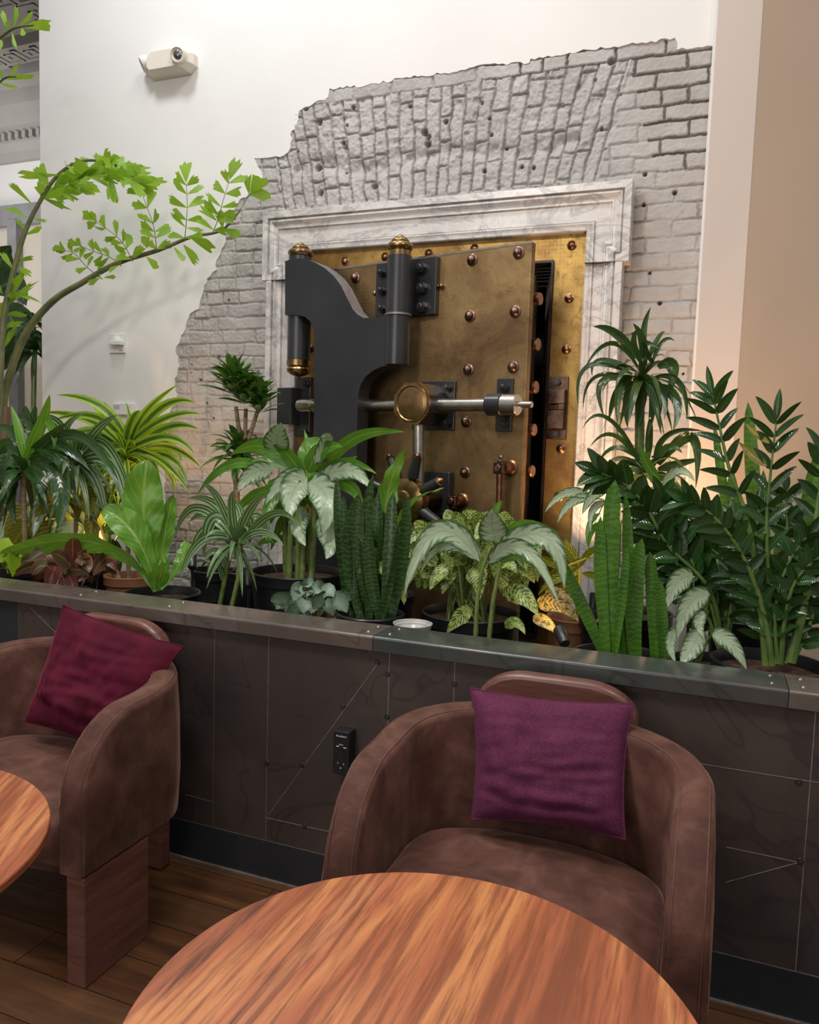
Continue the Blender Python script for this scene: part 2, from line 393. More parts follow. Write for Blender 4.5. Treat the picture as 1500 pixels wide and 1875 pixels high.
mb = MB(); mb.prism([(-.112, 0), (-.10, 0), (-.10, 5.6), (-.112, 5.6)], YW-.012, YW+.0); struct('trim_1', mb, 'whiteplastic', smooth=False)

# brick surface as one height field
def vnoise(x, y, s, seed=0):
    x = x/s; y = y/s; xi = np.floor(x).astype(int); yi = np.floor(y).astype(int); fx = x-xi; fy = y-yi
    fx = fx*fx*(3-2*fx); fy = fy*fy*(3-2*fy)
    def h(a, b):
        n = (a*374761393 + b*668265263 + seed*982451653) & 0x7fffffff
        n = ((n ^ (n >> 13))*1274126177) & 0x7fffffff
        return ((n ^ (n >> 16)) & 0xffff)/65535.0
    return (h(xi, yi)*(1-fx)+h(xi+1, yi)*fx)*(1-fy)+(h(xi, yi+1)*(1-fx)+h(xi+1, yi+1)*fx)*fy
def hsh(a, b, seed):
    n = (a.astype(np.int64)*374761393 + b.astype(np.int64)*668265263 + seed*982451653) & 0x7fffffff
    n = ((n ^ (n >> 13))*1274126177) & 0x7fffffff
    return ((n ^ (n >> 16)) & 0xffff)/65535.0
st = .0036
xs = np.arange(-2.80, -.095, st); zs = np.arange(.50, 3.15, st)
X, Z = np.meshgrid(xs, zs)
wx = X + (vnoise(X, Z, .06, 1)-.5)*.010 + (vnoise(X, Z, .018, 11)-.5)*.005+(vnoise(X, Z, .007, 15)-.5)*.003
wz = Z + (vnoise(X, Z, .07, 2)-.5)*.009 + (vnoise(X, Z, .02, 12)-.5)*.004+(vnoise(X, Z, .007, 16)-.5)*.003
def brick(u, w, bw, bh, seed, joint=.0035, hp=.35):
    row = np.floor(w/bh); off = (row % 2)*.5*bw + (hsh(row, row*0, seed)-.5)*.3*bw
    uu = u+off; c = np.floor(uu/bw)
    du = np.minimum(uu-c*bw, (c+1)*bw-uu); dw = np.minimum(w-row*bh, (row+1)*bh-w)
    # some stretchers are split into headers
    half = hsh(c, row, seed+5) < hp
    dm = np.abs(uu-(c+.5)*bw); du = np.where(half, np.minimum(du, dm), du)
    c2 = c*2+np.where(half & (uu-(c+.5)*bw > 0), 1, 0)
    d = np.minimum(du, dw)-joint
    f = np.clip(d/.0042, 0, 1); f = f*f*(3-2*f)
    r = hsh(c2, row, seed+9); r2 = hsh(c2, row, seed+13)-.5; r3 = hsh(c2, row, seed+17)-.5
    tilt = (uu-(c+.5)*bw)*r2*.05 + (w-(row+.5)*bh)*r3*.16
    return f, r, tilt
f1, r1, t1 = brick(wx, wz-.5, .200, .0655, 1)
# the flat arch: bricks on end, fanning towards its right end
xc = -1.27; lean = (wx-xc)*.27
ax = wx-(wz-2.585)*np.clip((wx-xc)*.30, -.2, .24)
f2, r2_, t2 = brick(wz-2.585+.012, ax+(vnoise(X*0, ax, .13, 77)-.5)*.03, .215, .060, 40, .003, .22)
inarch = (wz > 2.585) & (wz < 3.055) & (ax < -.53) & (ax > -2.06)
f = np.where(inarch, f2, f1); r = np.where(inarch, r2_, r1); t = np.where(inarch, t2, t1)
# the open dark joints at the top right
right = (wx > -.40 + (2.95-wz)*.28) & (wz > 2.60) | (wz > 3.055) & (wx > -1.05)
open_ = right.astype(float)
# away from the open joints, paint and slurry have half-filled the mortar
fill = vnoise(X, Z, .12, 21)*.55+.15
fill = np.where(right, 0, np.where(inarch, fill*.35, fill+.1))
h = (f*(1-fill)+fill)*.010 + r*.0035*np.where(inarch, 1.6, 1) + t - .012
chip = vnoise(X, Z, .035, 31); chip2 = vnoise(X, Z, .09, 33)
roughz = np.where(inarch, .8, .12+.45*(X < -2.45))
h += (vnoise(X, Z, .022, 5)-.5)*.004*(.3+roughz) + (vnoise(X, Z, .010, 6)-.5)*.0035*(.5+roughz)
h -= np.clip((chip-.72)*6, 0, 1)*.008*roughz
h -= np.clip((chip2-.78)*7, 0, 1)*.010*roughz
# ragged tear at the bottom row of the arch
tear = np.exp(-((Z-2.755-.02*np.sin(X*9))/.035)**2)*(X < -.62)*(X > -2.0)
h -= tear*(.006+.018*vnoise(X, Z, .04, 44))
mort_shade = np.where(right, np.clip(1-f*1.6, 0, 1), np.clip((.6-f)*1.4, 0, .62)*np.clip(1.15-fill*1.3, 0, 1)*np.where(inarch, 1, .8))  # dark mortar in open joints; arch joints darkened further as painted shade
hr = random.Random(11)
for k in range(58):     # anchor holes
    if k < 26: hx, hz = hr.uniform(-2.0, -.5), hr.uniform(2.62, 3.06)
    else: hx, hz = hr.choice([hr.uniform(-.36, -.13), hr.uniform(-2.6, -2.15)]), hr.uniform(1.3, 2.6)
    rad = hr.uniform(.004, .013) if k < 26 else hr.uniform(.003, .007)
    d = np.sqrt((X-hx)**2+(Z-hz)**2); q = np.clip(1.6-d/rad, 0, 1)
    h -= q*.03; mort_shade = np.maximum(mort_shade, q*.8)
Yv = YW - h
inside = np.ones(X.shape, bool)
hp = np.array(hole); 
def inpoly(px, pz, P):
    c = np.zeros(px.shape, bool); n = len(P)
    for i in range(n):
        x1, z1 = P[i]; x2, z2 = P[(i+1) % n]
        if z1 == z2: continue
        cond = (z1 > pz) != (z2 > pz)
        xi = (x2-x1)*(pz-z1)/(z2-z1)+x1
        c ^= cond & (px < xi)
    return c
inP = inpoly(X, Z, hole); k_ = inP.copy()
for dx in (-4, 4): k_ |= np.roll(inP, dx, 1)
for dz in (-4, 4): k_ |= np.roll(inP, dz, 0)
# plaster crumbles: bricks stand proud just inside the edge
hidden = (X > -2.05) & (X < -.43) & (Z < 2.49)
Hn, Wn = X.shape
keep = k_[:-1, :-1] & k_[1:, 1:] & ~(hidden[:-1, :-1] & hidden[1:, 1:])
idx = np.arange(Hn*Wn).reshape(Hn, Wn)
q = np.stack([idx[:-1, :-1], idx[:-1, 1:], idx[1:, 1:], idx[1:, :-1]], -1)[keep]
used = np.unique(q); remap = -np.ones(Hn*Wn, int); remap[used] = np.arange(len(used))
q = remap[q]; V = np.stack([X.ravel(), Yv.ravel(), Z.ravel()], -1)[used]
me = bpy.data.meshes.new('wall_brick'); me.vertices.add(len(V)); me.vertices.foreach_set('co', V.ravel())
me.loops.add(q.size); me.loops.foreach_set('vertex_index', q.ravel().astype(np.int32))
me.polygons.add(len(q)); me.polygons.foreach_set('loop_start', np.arange(0, q.size, 4, dtype=np.int32))
me.polygons.foreach_set('use_smooth', np.ones(len(q), bool))
me.update(calc_edges=True)
at = me.attributes.new('mort_shade', 'FLOAT', 'POINT'); at.data.foreach_set('value', mort_shade.ravel()[used].astype(np.float32))
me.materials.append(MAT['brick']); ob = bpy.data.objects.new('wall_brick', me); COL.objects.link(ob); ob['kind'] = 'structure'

# -------- plaster pier at the right
mb = MB(); mb.prism([(-.10, 0), (.063, 0), (.063, 5.6), (-.10, 5.6)], 3.36, 3.70)
struct('wall_right_pier', mb, 'pier', smooth=False, bevel=.003)
mb = MB(); mb.add([(.063, 3.36, 0), (1.9, 4.05, 0), (1.9, 4.05, 5.6), (.063, 3.36, 5.6), (.063, 3.6, 0), (1.9, 4.3, 0), (1.9, 4.3, 5.6), (.063, 3.6, 5.6)],
                  [(0, 1, 2, 3), (7, 6, 5, 4), (0, 3, 7, 4), (1, 5, 6, 2), (3, 2, 6, 7)])
struct('wall_right', mb, 'pier_side', smooth=False)

# -------- the hall seen past the left end of the wall
mb = MB(); mb.box((-16, 8.0, 0), (-7.0, 8.2, 4.0)); mb.box((-16, 8.0, 4.0), (-3.0, 8.2, 7.2)); mb.box((-7.0, 8.0, 0), (-3.0, 8.2, 4.0)); struct('wall_far', mb, 'hallwall', smooth=False)
CZ = 6.0
mb = MB(); mb.box((-16, 5.95, CZ), (-3.7, 8.1, CZ+.15)); struct('ceiling', mb, 'hallceil', smooth=False)
mb = MB()
prof = [(8.0, 5.02), (7.93, 5.02), (7.93, 5.14), (7.86, 5.22), (7.86, 5.34), (7.74, 5.38), (7.70, 5.50), (7.58, 5.56), (7.55, 5.72), (7.42, 5.80), (7.40, 6.0), (8.0, 6.0)]
n = len(prof)
mb.add([(-16, y, z) for y, z in prof]+[(-3.6, y, z) for y, z in prof], [(i, (i+1) % n, (i+1) % n+n, i+n) for i in range(n)])
for k in range(70):
    x = -13.5+k*.12; mb.box((x, 7.80, 5.25), (x+.06, 7.87, 5.33))
struct('trim_2', mb, 'hallceil', smooth=False)
mb = MB()      # coffer beams with raised meander bands
def meander(x0, y0, dx, dy, n, s, z):
    # greek key strip: s = unit, runs along (dx, dy)
    segs = [((0, 0), (0, 4)), ((0, 4), (4, 4)), ((4, 4), (4, 1)), ((4, 1), (2, 1)), ((2, 1), (2, 2.4)), ((0, 0), (-1, 0)), ((5, 0), (5, 0))]
    for k in range(n):
        for (a, b), (c, d) in segs:
            a2 = a+k*5.6; c2 = c+k*5.6; w = .28
            xa, xb = min(a2, c2)-w, max(a2, c2)+w; ya, yb = min(b, d)-w, max(b, d)+w
            zo = z-.012-.0011*segs.index(((a, b), (c, d)))
            if dx: mb.box((x0+xa*s, y0+ya*s, zo), (x0+xb*s, y0+yb*s, z+.01))
            else: mb.box((x0+ya*s, y0+xa*s, zo), (x0+yb*s, y0+xb*s, z+.01))
for y0 in (7.05, 6.1):
    mb.box((-16, y0-.04, CZ-.12), (-3.7, y0+.30, CZ)); meander(-12.5, y0+.02, 1, 0, 34, .055, CZ-.12)
for x0 in (-11.6, -10.1, -8.6, -7.1, -5.6):
    mb.box((x0-.04, 5.95, CZ-.119), (x0+.30, 7.4, CZ)); meander(x0+.02, 6.4, 0, 1, 2, .055, CZ-.119)
struct('trim_3', mb, 'hallceil', smooth=False)
# entrance at the back of the hall
a = onY(-40, 376, 7.95); b = onY(70, 380, 7.95)
zt = 4.45
mb = MB(); x0, x1 = -10.4, -8.25
mb.box((x0, 7.90, 0), (x0+.12, 8.0, zt)); mb.box((x1-.0, 7.90, 0), (x1+.14, 8.0, zt)); mb.box((x0, 7.88, zt-.26), (x1+.14, 8.0, zt)); mb.box((x0+.95, 7.93, 0), (x0+1.0, 8.0, zt-.26))
xm_ = onY(30, 480, 7.86).x; mb.box((xm_-.16, 7.86, 0), (xm_, 8.0, zt-.2)); mb.box((x0, 7.87, 2.9), (x1, 8.0, 2.98))
struct('door_1', mb, 'hallframe', smooth=False)
m, nt, p, out = newmat('lit_frosted_glass'); co = objco(nt)
setp(p, base=(.38, .355, .32), rough=.2, ecol=(1, .78, .5), estr=.10)
MAT['glow'] = m
mb = MB(); mb.box((x0+.12, 7.97, .3), (x1, 7.985, zt-.26)); struct('window_1', mb, 'glow', smooth=False)

# ================================================================== PLANTER
t = thing('planter_box', 'long waist-high planter trough faced with blackened steel panels behind the chairs', 'planter', (-.9, 2.2, 0))
def sx(px, py): return onY(px, py, YP).x
verts = [-2.95, sx(33, 1130), sx(392, 1250), sx(490, 1300), sx(712, 1240), sx(832, 1240), sx(1463, 1700), 1.35]
names = ['panel_blue', 'panel', 'panel', 'panel', 'panel', 'panel', 'panel']
for i in range(len(verts)-1):
    mb = MB(); mb.box((verts[i]+.0013, YP, .135), (verts[i+1]-.0013, YP+.004, .828)); obj('steel_panel', mb, names[i], t, smooth=False)
mb = MB(); mb.box((-2.95, YP-.001, .004), (1.35, YP+.004, .131)); obj('kick_plate', mb, 'panel_blue', t, smooth=False)
mb = MB(); mb.box((-2.95, YP+.0012, .002), (1.35, YP+.02, .86)); obj('backing', mb, 'seam', t, smooth=False)
mb = MB(); mb.box((-2.95, YP-.006, 0), (1.35, YP+.0, .004)); obj('base_bead', mb, 'seam', t, smooth=False)
def seam(p, q, w=.0016):
    a = onY(*p, YP); b = onY(*q, YP); d = (b-a).normalized(); nrm = Vector((-d.z, 0, d.x))*w/2
    mb = MB(); y0, y1 = YP-.0012, YP+.001
    P = [a+nrm, b+nrm, b-nrm, a-nrm]
    mb.prism([(v.x, v.z) for v in P], y0, y1); obj('seam', mb, 'seam', t, smooth=False)
for s_ in [((54, 1111), (112, 1168)), ((697, 1208), (492, 1492)), ((487, 1497), (860, 1580)), ((1285, 1399), (1500, 1433)), ((1330, 1551), (1463, 1579)), ((1463, 1579), (1330, 1615)), ((340, 1455), (389, 1468))]: seam(*s_)
for px, py in [(692, 1212), (628, 1294), (553, 1401), (489, 1397), (710, 1234), (709, 1312), (558, 1512), (1463, 1432), (1466, 1577), (832, 1252)]:
    c = onY(px, py, YP); mb = MB(); mb.cyl((c.x, YP+.001, c.z), (c.x, YP-.0022, c.z), .0085, 20, bev=.001); rd = obj('rivet_disc', mb, 'washer', t); mb = MB(); mb.cyl((c.x, YP-.002, c.z), (c.x, YP-.003, c.z), .0035, 12); obj('pin', mb, 'panel', rd)
mb = MB(); mb.box((-2.95, YP+.02, .50), (1.35, 3.30, .519)); mb.box((-2.95, YP+.02, 0), (1.35, YP+.05, .5)); obj('bed', mb, 'bed', t, smooth=False)
# capping lengths
joints = [-2.95, -.934, .204, 1.35]; cm = ['cap_brown', 'cap_green', 'cap_brown']
for i in range(3):
    a, b = joints[i]+.0012, joints[i+1]-.0012
    ct = thing('capping_strip', ['long bronze-toned steel capping behind the left chair and wine cushion', 'green-black steel capping behind the right chair', 'short bronze-toned capping at the far right end of the planter'][i], 'capping', ((a+b)/2, YP, .826))
    mb = MB(); pr = [(YP-.022, .826), (YP-.022, .862)]+[(YP-.014-.008*math.cos(PI/2*k/7), .863+.008*math.sin(PI/2*k/7)) for k in range(8)]+[ (YP+.132, .871), (YP+.132, .864), (YP-.014, .864), (YP-.014, .826)]
    n = len(pr); mb.add([(a, y, z) for y, z in pr]+[(b, y, z) for y, z in pr], [(i_, i_+n, (i_+1) % n+n, (i_+1) % n) for i_ in range(n)]+[tuple(range(n)), tuple(range(2*n-1, n-1, -1))])
    obj('cap_sheet', mb, cm[i], ct, ang=34)
    for xx in ([onZ(127, 1094, .871).x, onZ(300, 1113, .871).x] if i == 0 else [a+.035])+([] if i == 2 else [b-.035]):
        for yy in (YP+.025, YP+.10):
            mb = MB(); mb.lathe([(.0058, 0), (.0052, .002), (.003, .0035), (0, .004)], 14, Matrix.Translation((xx, yy, .871))); obj('screw', mb, 'steel', ct)

# ================================================================== MARBLE SURROUND
t = thing('marble_surround', 'veined white marble surround with stepped corners framing the vault door', 'surround', (-1.24, 3.35, .52))
def sweep(path, prof, y_base, close=False):
    # path of (x, z) points walked so that the inside of the frame is on the right hand; prof of (inset, height out of wall)
    n = len(path); P = [Vector(p) for p in path]; rows = []
    for i in range(n):
        d1 = (P[i]-P[i-1]).normalized() if i > 0 else (P[1]-P[0]).normalized()
        d2 = (P[i+1]-P[i]).normalized() if i < n-1 else d1
        n1 = Vector((d1.y, -d1.x)); n2 = Vector((d2.y, -d2.x)); m_ = n1+n2; m_ = m_/(m_.dot(n1)) if m_.length > 1e-6 else n1
        rows.append([(P[i].x+m_.x*o, y_base-hh, P[i].y+m_.y*o) for o, hh in prof])
    mb = MB(); mb.grid(rows, flip=True); return mb
MY = 3.40
XL, XR = -2.102, -.378; j = .024; ZT = 2.542; ZE = 2.222
path = [(XL+j, .52), (XL+j, ZE), (XL, ZE), (XL, ZT), (XR, ZT), (XR, ZE), (XR-j, ZE), (XR-j, .52)]
prof = [(0, 0), (0, .086), (.002, .088), (.029, .088), (.030, .080), (.032, .070), (.034, .070), (.038, .082), (.046, .084), (.056, .074), (.066, .070), (.070, .069), (.071, .073), (.077, .073), (.079, .064), (.081, .062)]
obj('outer_moulding', sweep(path, prof, MY), 'marble', t, ang=30)
IX0, IX1, IZ = -1.923, -.557, 2.357
ipath = [(IX0, .52), (IX0, IZ), (IX1, IZ), (IX1, .52)]
iprof = [(-.040, .062), (-.036, .058), (-.034, .058), (-.032, .070), (-.026, .072), (-.018, .068), (-.010, .067), (-.004, .066), (0, .062), (0, .0)]
obj('inner_moulding', sweep(ipath, iprof, MY), 'marble', t, ang=30)
mb = MB()
o_ = .081
fp = [(XL+j+o_-.002, .52), (XL+j+o_-.002, ZE+.0), (XL+o_-.002, ZE+.0), (XL+o_-.002, ZT-o_+.002), (XR-o_+.002, ZT-o_+.002), (XR-o_+.002, ZE), (XR-j-o_+.002, ZE), (XR-j-o_+.002, .52), (IX1+.038, .52), (IX1+.038, IZ+.038), (IX0-.038, IZ+.038), (IX0-.038, .52)]
mb.prism(fp, MY-.062, MY-.03); obj('field', mb, 'marble', t, smooth=False)
mb = MB()
for x_ in ((XL+j+.002, IX0-.002), (IX1+.002, XR-j-.002)):
    mb = MB(); mb.box((x_[0], MY-.0885, ZE-.0008), (x_[1], MY-.0, ZE+.0008)); obj('joint', mb, 'bronze_dark', t, smooth=False)

# ================================================================== VAULT FRAME (fixed)
t = thing('vault_frame', 'golden brass frame plate with dark stepped jamb around the vault opening', 'vault frame', (-1.24, 3.37, .52))
GX0, GX1, GZ = -1.79, -.692, 2.253; GY = 3.372
mb = MB(); mb.box((IX0-.01, GY, .52), (GX0, GY+.04, IZ+.01)); mb.box((GX1, GY, .52), (IX1+.01, GY+.04, IZ+.01)); mb.box((GX0, GY, GZ), (GX1, GY+.04, IZ+.01)); mb.box((GX0, GY, .52), (GX1, GY+.04, .62))
obj('frame_plate', mb, 'brass_frame', t, smooth=False)
mb = MB()      # stepped jamb: nested rectangles going inwards
steps = [(0, -.012), (.010, -.012), (.012, .0), (.014, .05), (.022, .05), (.022, .075), (.030, .075), (.030, .10), (.038, .10), (.038, .125), (.046, .125), (.046, .15), (.056, .15), (.056, .19), (.07, .19), (.07, .5)]
rows = []
for xx, zz in ((GX0, .62), (GX0, GZ), (GX1, GZ), (GX1, .62)):
    sxn = 1 if xx == GX0 else -1; szn = -1 if zz == GZ else 1
    rows.append([(xx+sxn*o, GY+d, zz+szn*o) for o, d in steps])
mb.grid(rows, cu=True, flip=True); obj('jamb', mb, 'jamb', t, smooth=False)
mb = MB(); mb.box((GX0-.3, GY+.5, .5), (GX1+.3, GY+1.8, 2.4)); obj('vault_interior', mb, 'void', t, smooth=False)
def dome(mb, c, nrm, r, h=None):
    h = h or r*.75; c = Vector(c); M = Matrix.Translation(c) @ Vector(nrm).to_track_quat('Z', 'Y').to_matrix().to_4x4()
    mb.lathe([(r*1.0, 0), (r*1.0, r*.18), (r*.78, r*.28), (r*.74, h*.55), (r*.55, h*.85), (r*.28, h*.98), (r*.2, h*1.02), (0, h*1.05)], 18, M)
for px, py in [(632, 478), (705, 470), (785, 464), (869, 455), (1047, 449), (1042, 546), (1037, 640), (1027, 822), (1023, 910), (1018, 1000), (1013, 1090)]:
    c = onY(px, py, GY-.005); mb = MB(); dome(mb, (c.x, GY, c.z), (0, -1, 0), .020); obj('rivet', mb, 'copper', t)
for zz in (2.15, 1.9, 1.66, 1.4):
    mb = MB(); dome(mb, (-1.86, GY, zz), (0, -1, 0), .020); obj('rivet', mb, 'copper', t)
# strike bracket on the right of the opening
a = onY(1003, 690, GY); b = onY(1037, 805, GY)
sb = MB(); sb.box((a.x, GY-.008, b.z), (b.x, GY, a.z)); so = obj('strike_bracket', sb, 'bronze_dark', t, smooth=False, bevel=.002)
c0 = onY(1004, 712, GY-.04); c1 = onY(1032, 786, GY-.04)
sb = MB(); xm = (c0.x+c1.x)/2; zm = (c0.z+c1.z)/2
sb.box((c0.x, GY-.045, c0.z), (c1.x, GY-.008, zm+.022)); sb.box((c0.x, GY-.045, zm-.004), (c1.x, GY-.008, c1.z)); sb.box((xm+.008, GY-.045, zm-.004), (c1.x, GY-.008, zm+.022)); sb.box((c0.x, GY-.018, zm-.004), (c1.x, GY-.008, zm+.022))
o2 = obj('keeper', sb, 'bronze_dark', so, smooth=False, bevel=.003)
for px, py in ((1020, 700), (1018, 795)):
    c = onY(px, py, GY-.02); sb = MB(); sb.cyl((c.x, GY-.008, c.z), (c.x, GY-.03, c.z), .016, 6); sb.cyl((c.x, GY-.03, c.z), (c.x, GY-.04, c.z), .010, 14); obj('nut', sb, 'black_metal', so, smooth=False)

# ================================================================== VAULT DOOR (ajar)
DA = math.radians(13.7); DE = Vector((math.cos(DA), -math.sin(DA), 0)); DN = Vector((-math.sin(DA), -math.cos(DA), 0))
DTR = onZ(975, 442, 2.253); DLEN = 1.10; DO = DTR-DE*DLEN; DO.z = 0
DM = Matrix(((DE.x, -DN.x, 0, DO.x), (DE.y, -DN.y, 0, DO.y), (0, 0, 1, 0), (0, 0, 0, 1)))   # local x along, y inwards, z up
def dp(px, py, off=0):
    d = ray(px, py); P0 = DO+DN*off; tt = (P0-EYE).dot(DN)/d.dot(DN); w = EYE+d*tt
    return ((w-DO).dot(DE), w.z)
DZ0, DZ1 = .66, 2.253
t = thing('vault_door', 'massive brown brass vault door standing ajar with bolts, bars and handwheel', 'vault door', (DO.x+.5, DO.y, DZ0))
mb = MB(DM); mb.box((0, 0, DZ0), (DLEN, .034, DZ1)); obj('front_plate', mb, 'brass_door', t, smooth=False, bevel=.004)
mb = MB(DM); mb.box((.001, -.0015, DZ1-.007), (DLEN-.001, .02, DZ1+.0012)); obj('top_edge', mb, 'steel', t, smooth=False)
mb = MB(DM); mb.box((.05, .034, DZ0+.05), (DLEN-.055, .10, DZ1-.05)); mb.box((.08, .10, DZ0+.08), (DLEN-.085, .22, DZ1-.08)); mb.box((.10, .22, DZ0+.1), (DLEN-.10, .27, DZ1-.10))
obj('door_body', mb, 'jamb', t, smooth=False, bevel=.003)
for py in (548, 631, 709, 787, 863, 975):
    z_ = dp(978, py, -.07)[1]; mb = MB(DM); mb.cyl((DLEN-.06, .072, z_), (DLEN+.012, .072, z_), .025, 22, bev=.003); obj('locking_bolt', mb, 'copper', t)
for px, py in [(948, 462), (863, 475), (942, 570), (859, 578), (938, 672), (856, 677), (852, 772), (850, 865), (649, 508), (930, 960), (846, 957)]:
    s_, z_ = dp(px, py, .01); mb = MB(DM); dome(mb, (s_, 0, z_), (0, -1, 0), .0245, .024); obj('rivet', mb, 'bronze_rivet', t)
def hexbolt(par, s_, z_, y0, r=.021, mat='black_metal', nm='bolt'):
    mb = MB(DM); mb.cyl((s_, y0, z_), (s_, y0-.006, z_), r*1.12, 18); mb.cyl((s_, y0-.006, z_), (s_, y0-.024, z_), r, 6); mb.cyl((s_, y0-.024, z_), (s_, y0-.034, z_), r*.62, 16, bev=.003)
    mb.cyl((s_, y0-.034, z_), (s_, y0-.038, z_), r*.25, 10); return obj(nm, mb, mat, par, smooth=True, ang=25)
# upper hinge leaf plates with bolts
a = dp(690, 490, .02); b = dp(800, 580, .02); z0, z1 = b[1], a[1]
mb = MB(DM); mb.box((dp(690, 535, .02)[0], -.028, z0+.01), (dp(800, 530, .02)[0], 0, dp(778, 472, .02)[1])); hp_ = obj('hinge_leaf', mb, 'black_metal', t, smooth=False, bevel=.003)
for px, py, r_ in [(770, 490, .022), (771, 527, .023), (771, 562, .023), (697, 499, .018), (697, 532, .019), (697, 565, .019)]:
    s_, z_ = dp(px, py, .045); hexbolt(hp_, s_, z_, -.028, r_)
s_, z_ = dp(798, 524, .02); mb = MB(DM); mb.cyl((s_-.01, -.014, z_), (s_+.02, -.014, z_), .008, 12); mb.lathe([(0, -.012), (.009, -.006), (.011, 0), (.009, .007), (0, .012)], 12, Matrix.Translation((s_+.024, -.014, z_))); obj('oiler', mb, 'brass_cap', hp_)
s_, z_ = dp(688, 537, .02); mb = MB(DM); mb.lathe([(0, -.013), (.009, -.006), (.011, 0), (.009, .007), (0, .014)], 12, Matrix.Translation((s_-.004, -.02, z_))); obj('oiler', mb, 'brass_cap', hp_)
# cross bar
zb = dp(850, 741, .10)[1]; BO = .085
def xs_(px, off=BO): return dp(px, 741, off)[0]
mb = MB(DM); mb.cyl((xs_(556), -BO, zb), (xs_(908), -BO, zb), .0262, 24); cb = obj('cross_bar', mb, 'steel', t)
mb = MB(DM); mb.cyl((xs_(894), -BO, zb), (xs_(921), -BO, zb), .044, 26, bev=.003); mb.box((xs_(896), -BO, zb-.03), (xs_(919), 0, zb+.03)); obj('collar', mb, 'black_metal', cb, ang=30)
mb = MB(DM); mb.cyl((xs_(921), -BO, zb), (xs_(949), -BO, zb), .041, 26, bev=.003); mb.cyl((xs_(949), -BO, zb), (xs_(975), -BO, zb), .0125, 18, bev=.003); obj('bar_end', mb, 'steel', cb, ang=30)
mb = MB(DM); z_t = dp(920, 693, .01)[1]; z_b = dp(920, 790, .01)[1]; mb.box((dp(909, 741, .01)[0], -.014, z_b), (dp(938, 741, .01)[0], 0, z_t)); bp = obj('bar_bracket', mb, 'black_metal', t, smooth=False, bevel=.003)
for py in (709, 774): s_, z_ = dp(921, py, .03); hexbolt(bp, s_, z_, -.014, .019)
# octagonal gear case with brass face disc
cs, cz = dp(757, 739, .15); zc = cz
bs0, bz1 = dp(775, 699, .01); bs1, bz0 = dp(831, 788, .01)
mb = MB(DM); mb.box((bs0-.05, -.012, bz0), (bs1, 0, bz1)); gp = obj('gear_plate', mb, 'black_metal', t, smooth=False, bevel=.003)
for px, py in ((818, 710), (817, 775)): s_, z_ = dp(px, py, .03); hexbolt(gp, s_, z_, -.012, .017)
def octa(r, c, ph=PI/8): return [(c[0]+r*math.cos(ph+k*PI/4), c[1]+r*math.sin(ph+k*PI/4)) for k in range(8)]
mb = MB(DM); mb.prism(octa(.090, (cs, zc)), -.150, -.012); gc = obj('gear_case', mb, 'black_metal', t, smooth=False, bevel=.003)
mb = MB(DM); mb.prism(octa(.093, (cs, zc)), -.166, -.150); mb.lathe([(.080, 0), (.080, .004), (.071, .006), (.067, .002), (.063, .0035), (0, .0055)], 32, Matrix.Translation((cs, -.166, zc)) @ Matrix.Rotation(PI/2, 4, 'X'))
obj('gear_face', mb, 'brass_cap', gc, ang=25)
# vertical rod to the wheel
r0 = dp(768, 778, .10); r1_ = dp(768, 880, .10)
mb = MB(DM); mb.cyl((r0[0], -.10, r0[1]), (r1_[0], -.10, r1_[1]-.05), .025, 20); obj('drive_rod', mb, 'steel', t)
# wheel bearing
b0 = dp(778, 862, .02); b1 = dp(825, 948, .02)
mb = MB(DM); mb.box((b0[0], -.04, b1[1]), (b1[0], 0, b0[1])); wb_ = obj('wheel_bearing', mb, 'black_metal', t, smooth=False, bevel=.004)
wc = dp(746, 917, .20)
mb = MB(DM); mb.cyl((wc[0]+.0, -.20, wc[1]), (wc[0]+.02, -.03, wc[1]), .05, 24); obj('wheel_shaft', mb, 'bronze_dark', wb_)
# capstan wheel
mb = MB(DM); Mw = Matrix.Translation((wc[0], -.20, wc[1])) @ Matrix.Rotation(PI/2, 4, 'X')
mb.lathe([(.070, -.03), (.092, -.025), (.098, 0), (.092, .025), (.070, .034), (.045, .038), (.040, .05), (.02, .056), (0, .057)], 32, Mw); hw = obj('handwheel', mb, 'brass_cap', t)
for ang_ in (72, 28, -24, -74, -128, 114, 160):
    a_ = math.radians(ang_); d = Vector((math.cos(a_), -.12, math.sin(a_))).normalized(); c = Vector((wc[0], -.20, wc[1]))
    mb = MB(DM); mb.cyl(c+d*.085, c+d*.115, .016, 16, .019); mb.cyl(c+d*.105, c+d*.185, .024, 18, .019); obj('spoke_grip', mb, 'black_metal', hw)
    mb = MB(DM); Ms = Matrix.Translation(c+d*.185) @ d.to_track_quat('Z', 'Y').to_matrix().to_4x4()
    mb.lathe([(.018, 0), (.019, .005), (.012, .008), (.013, .014), (.008, .022), (0, .026)], 16, Ms); obj('spoke_knob', mb, 'brass_cap' if ang_ in (28, -24) else 'bronze_dark', hw)
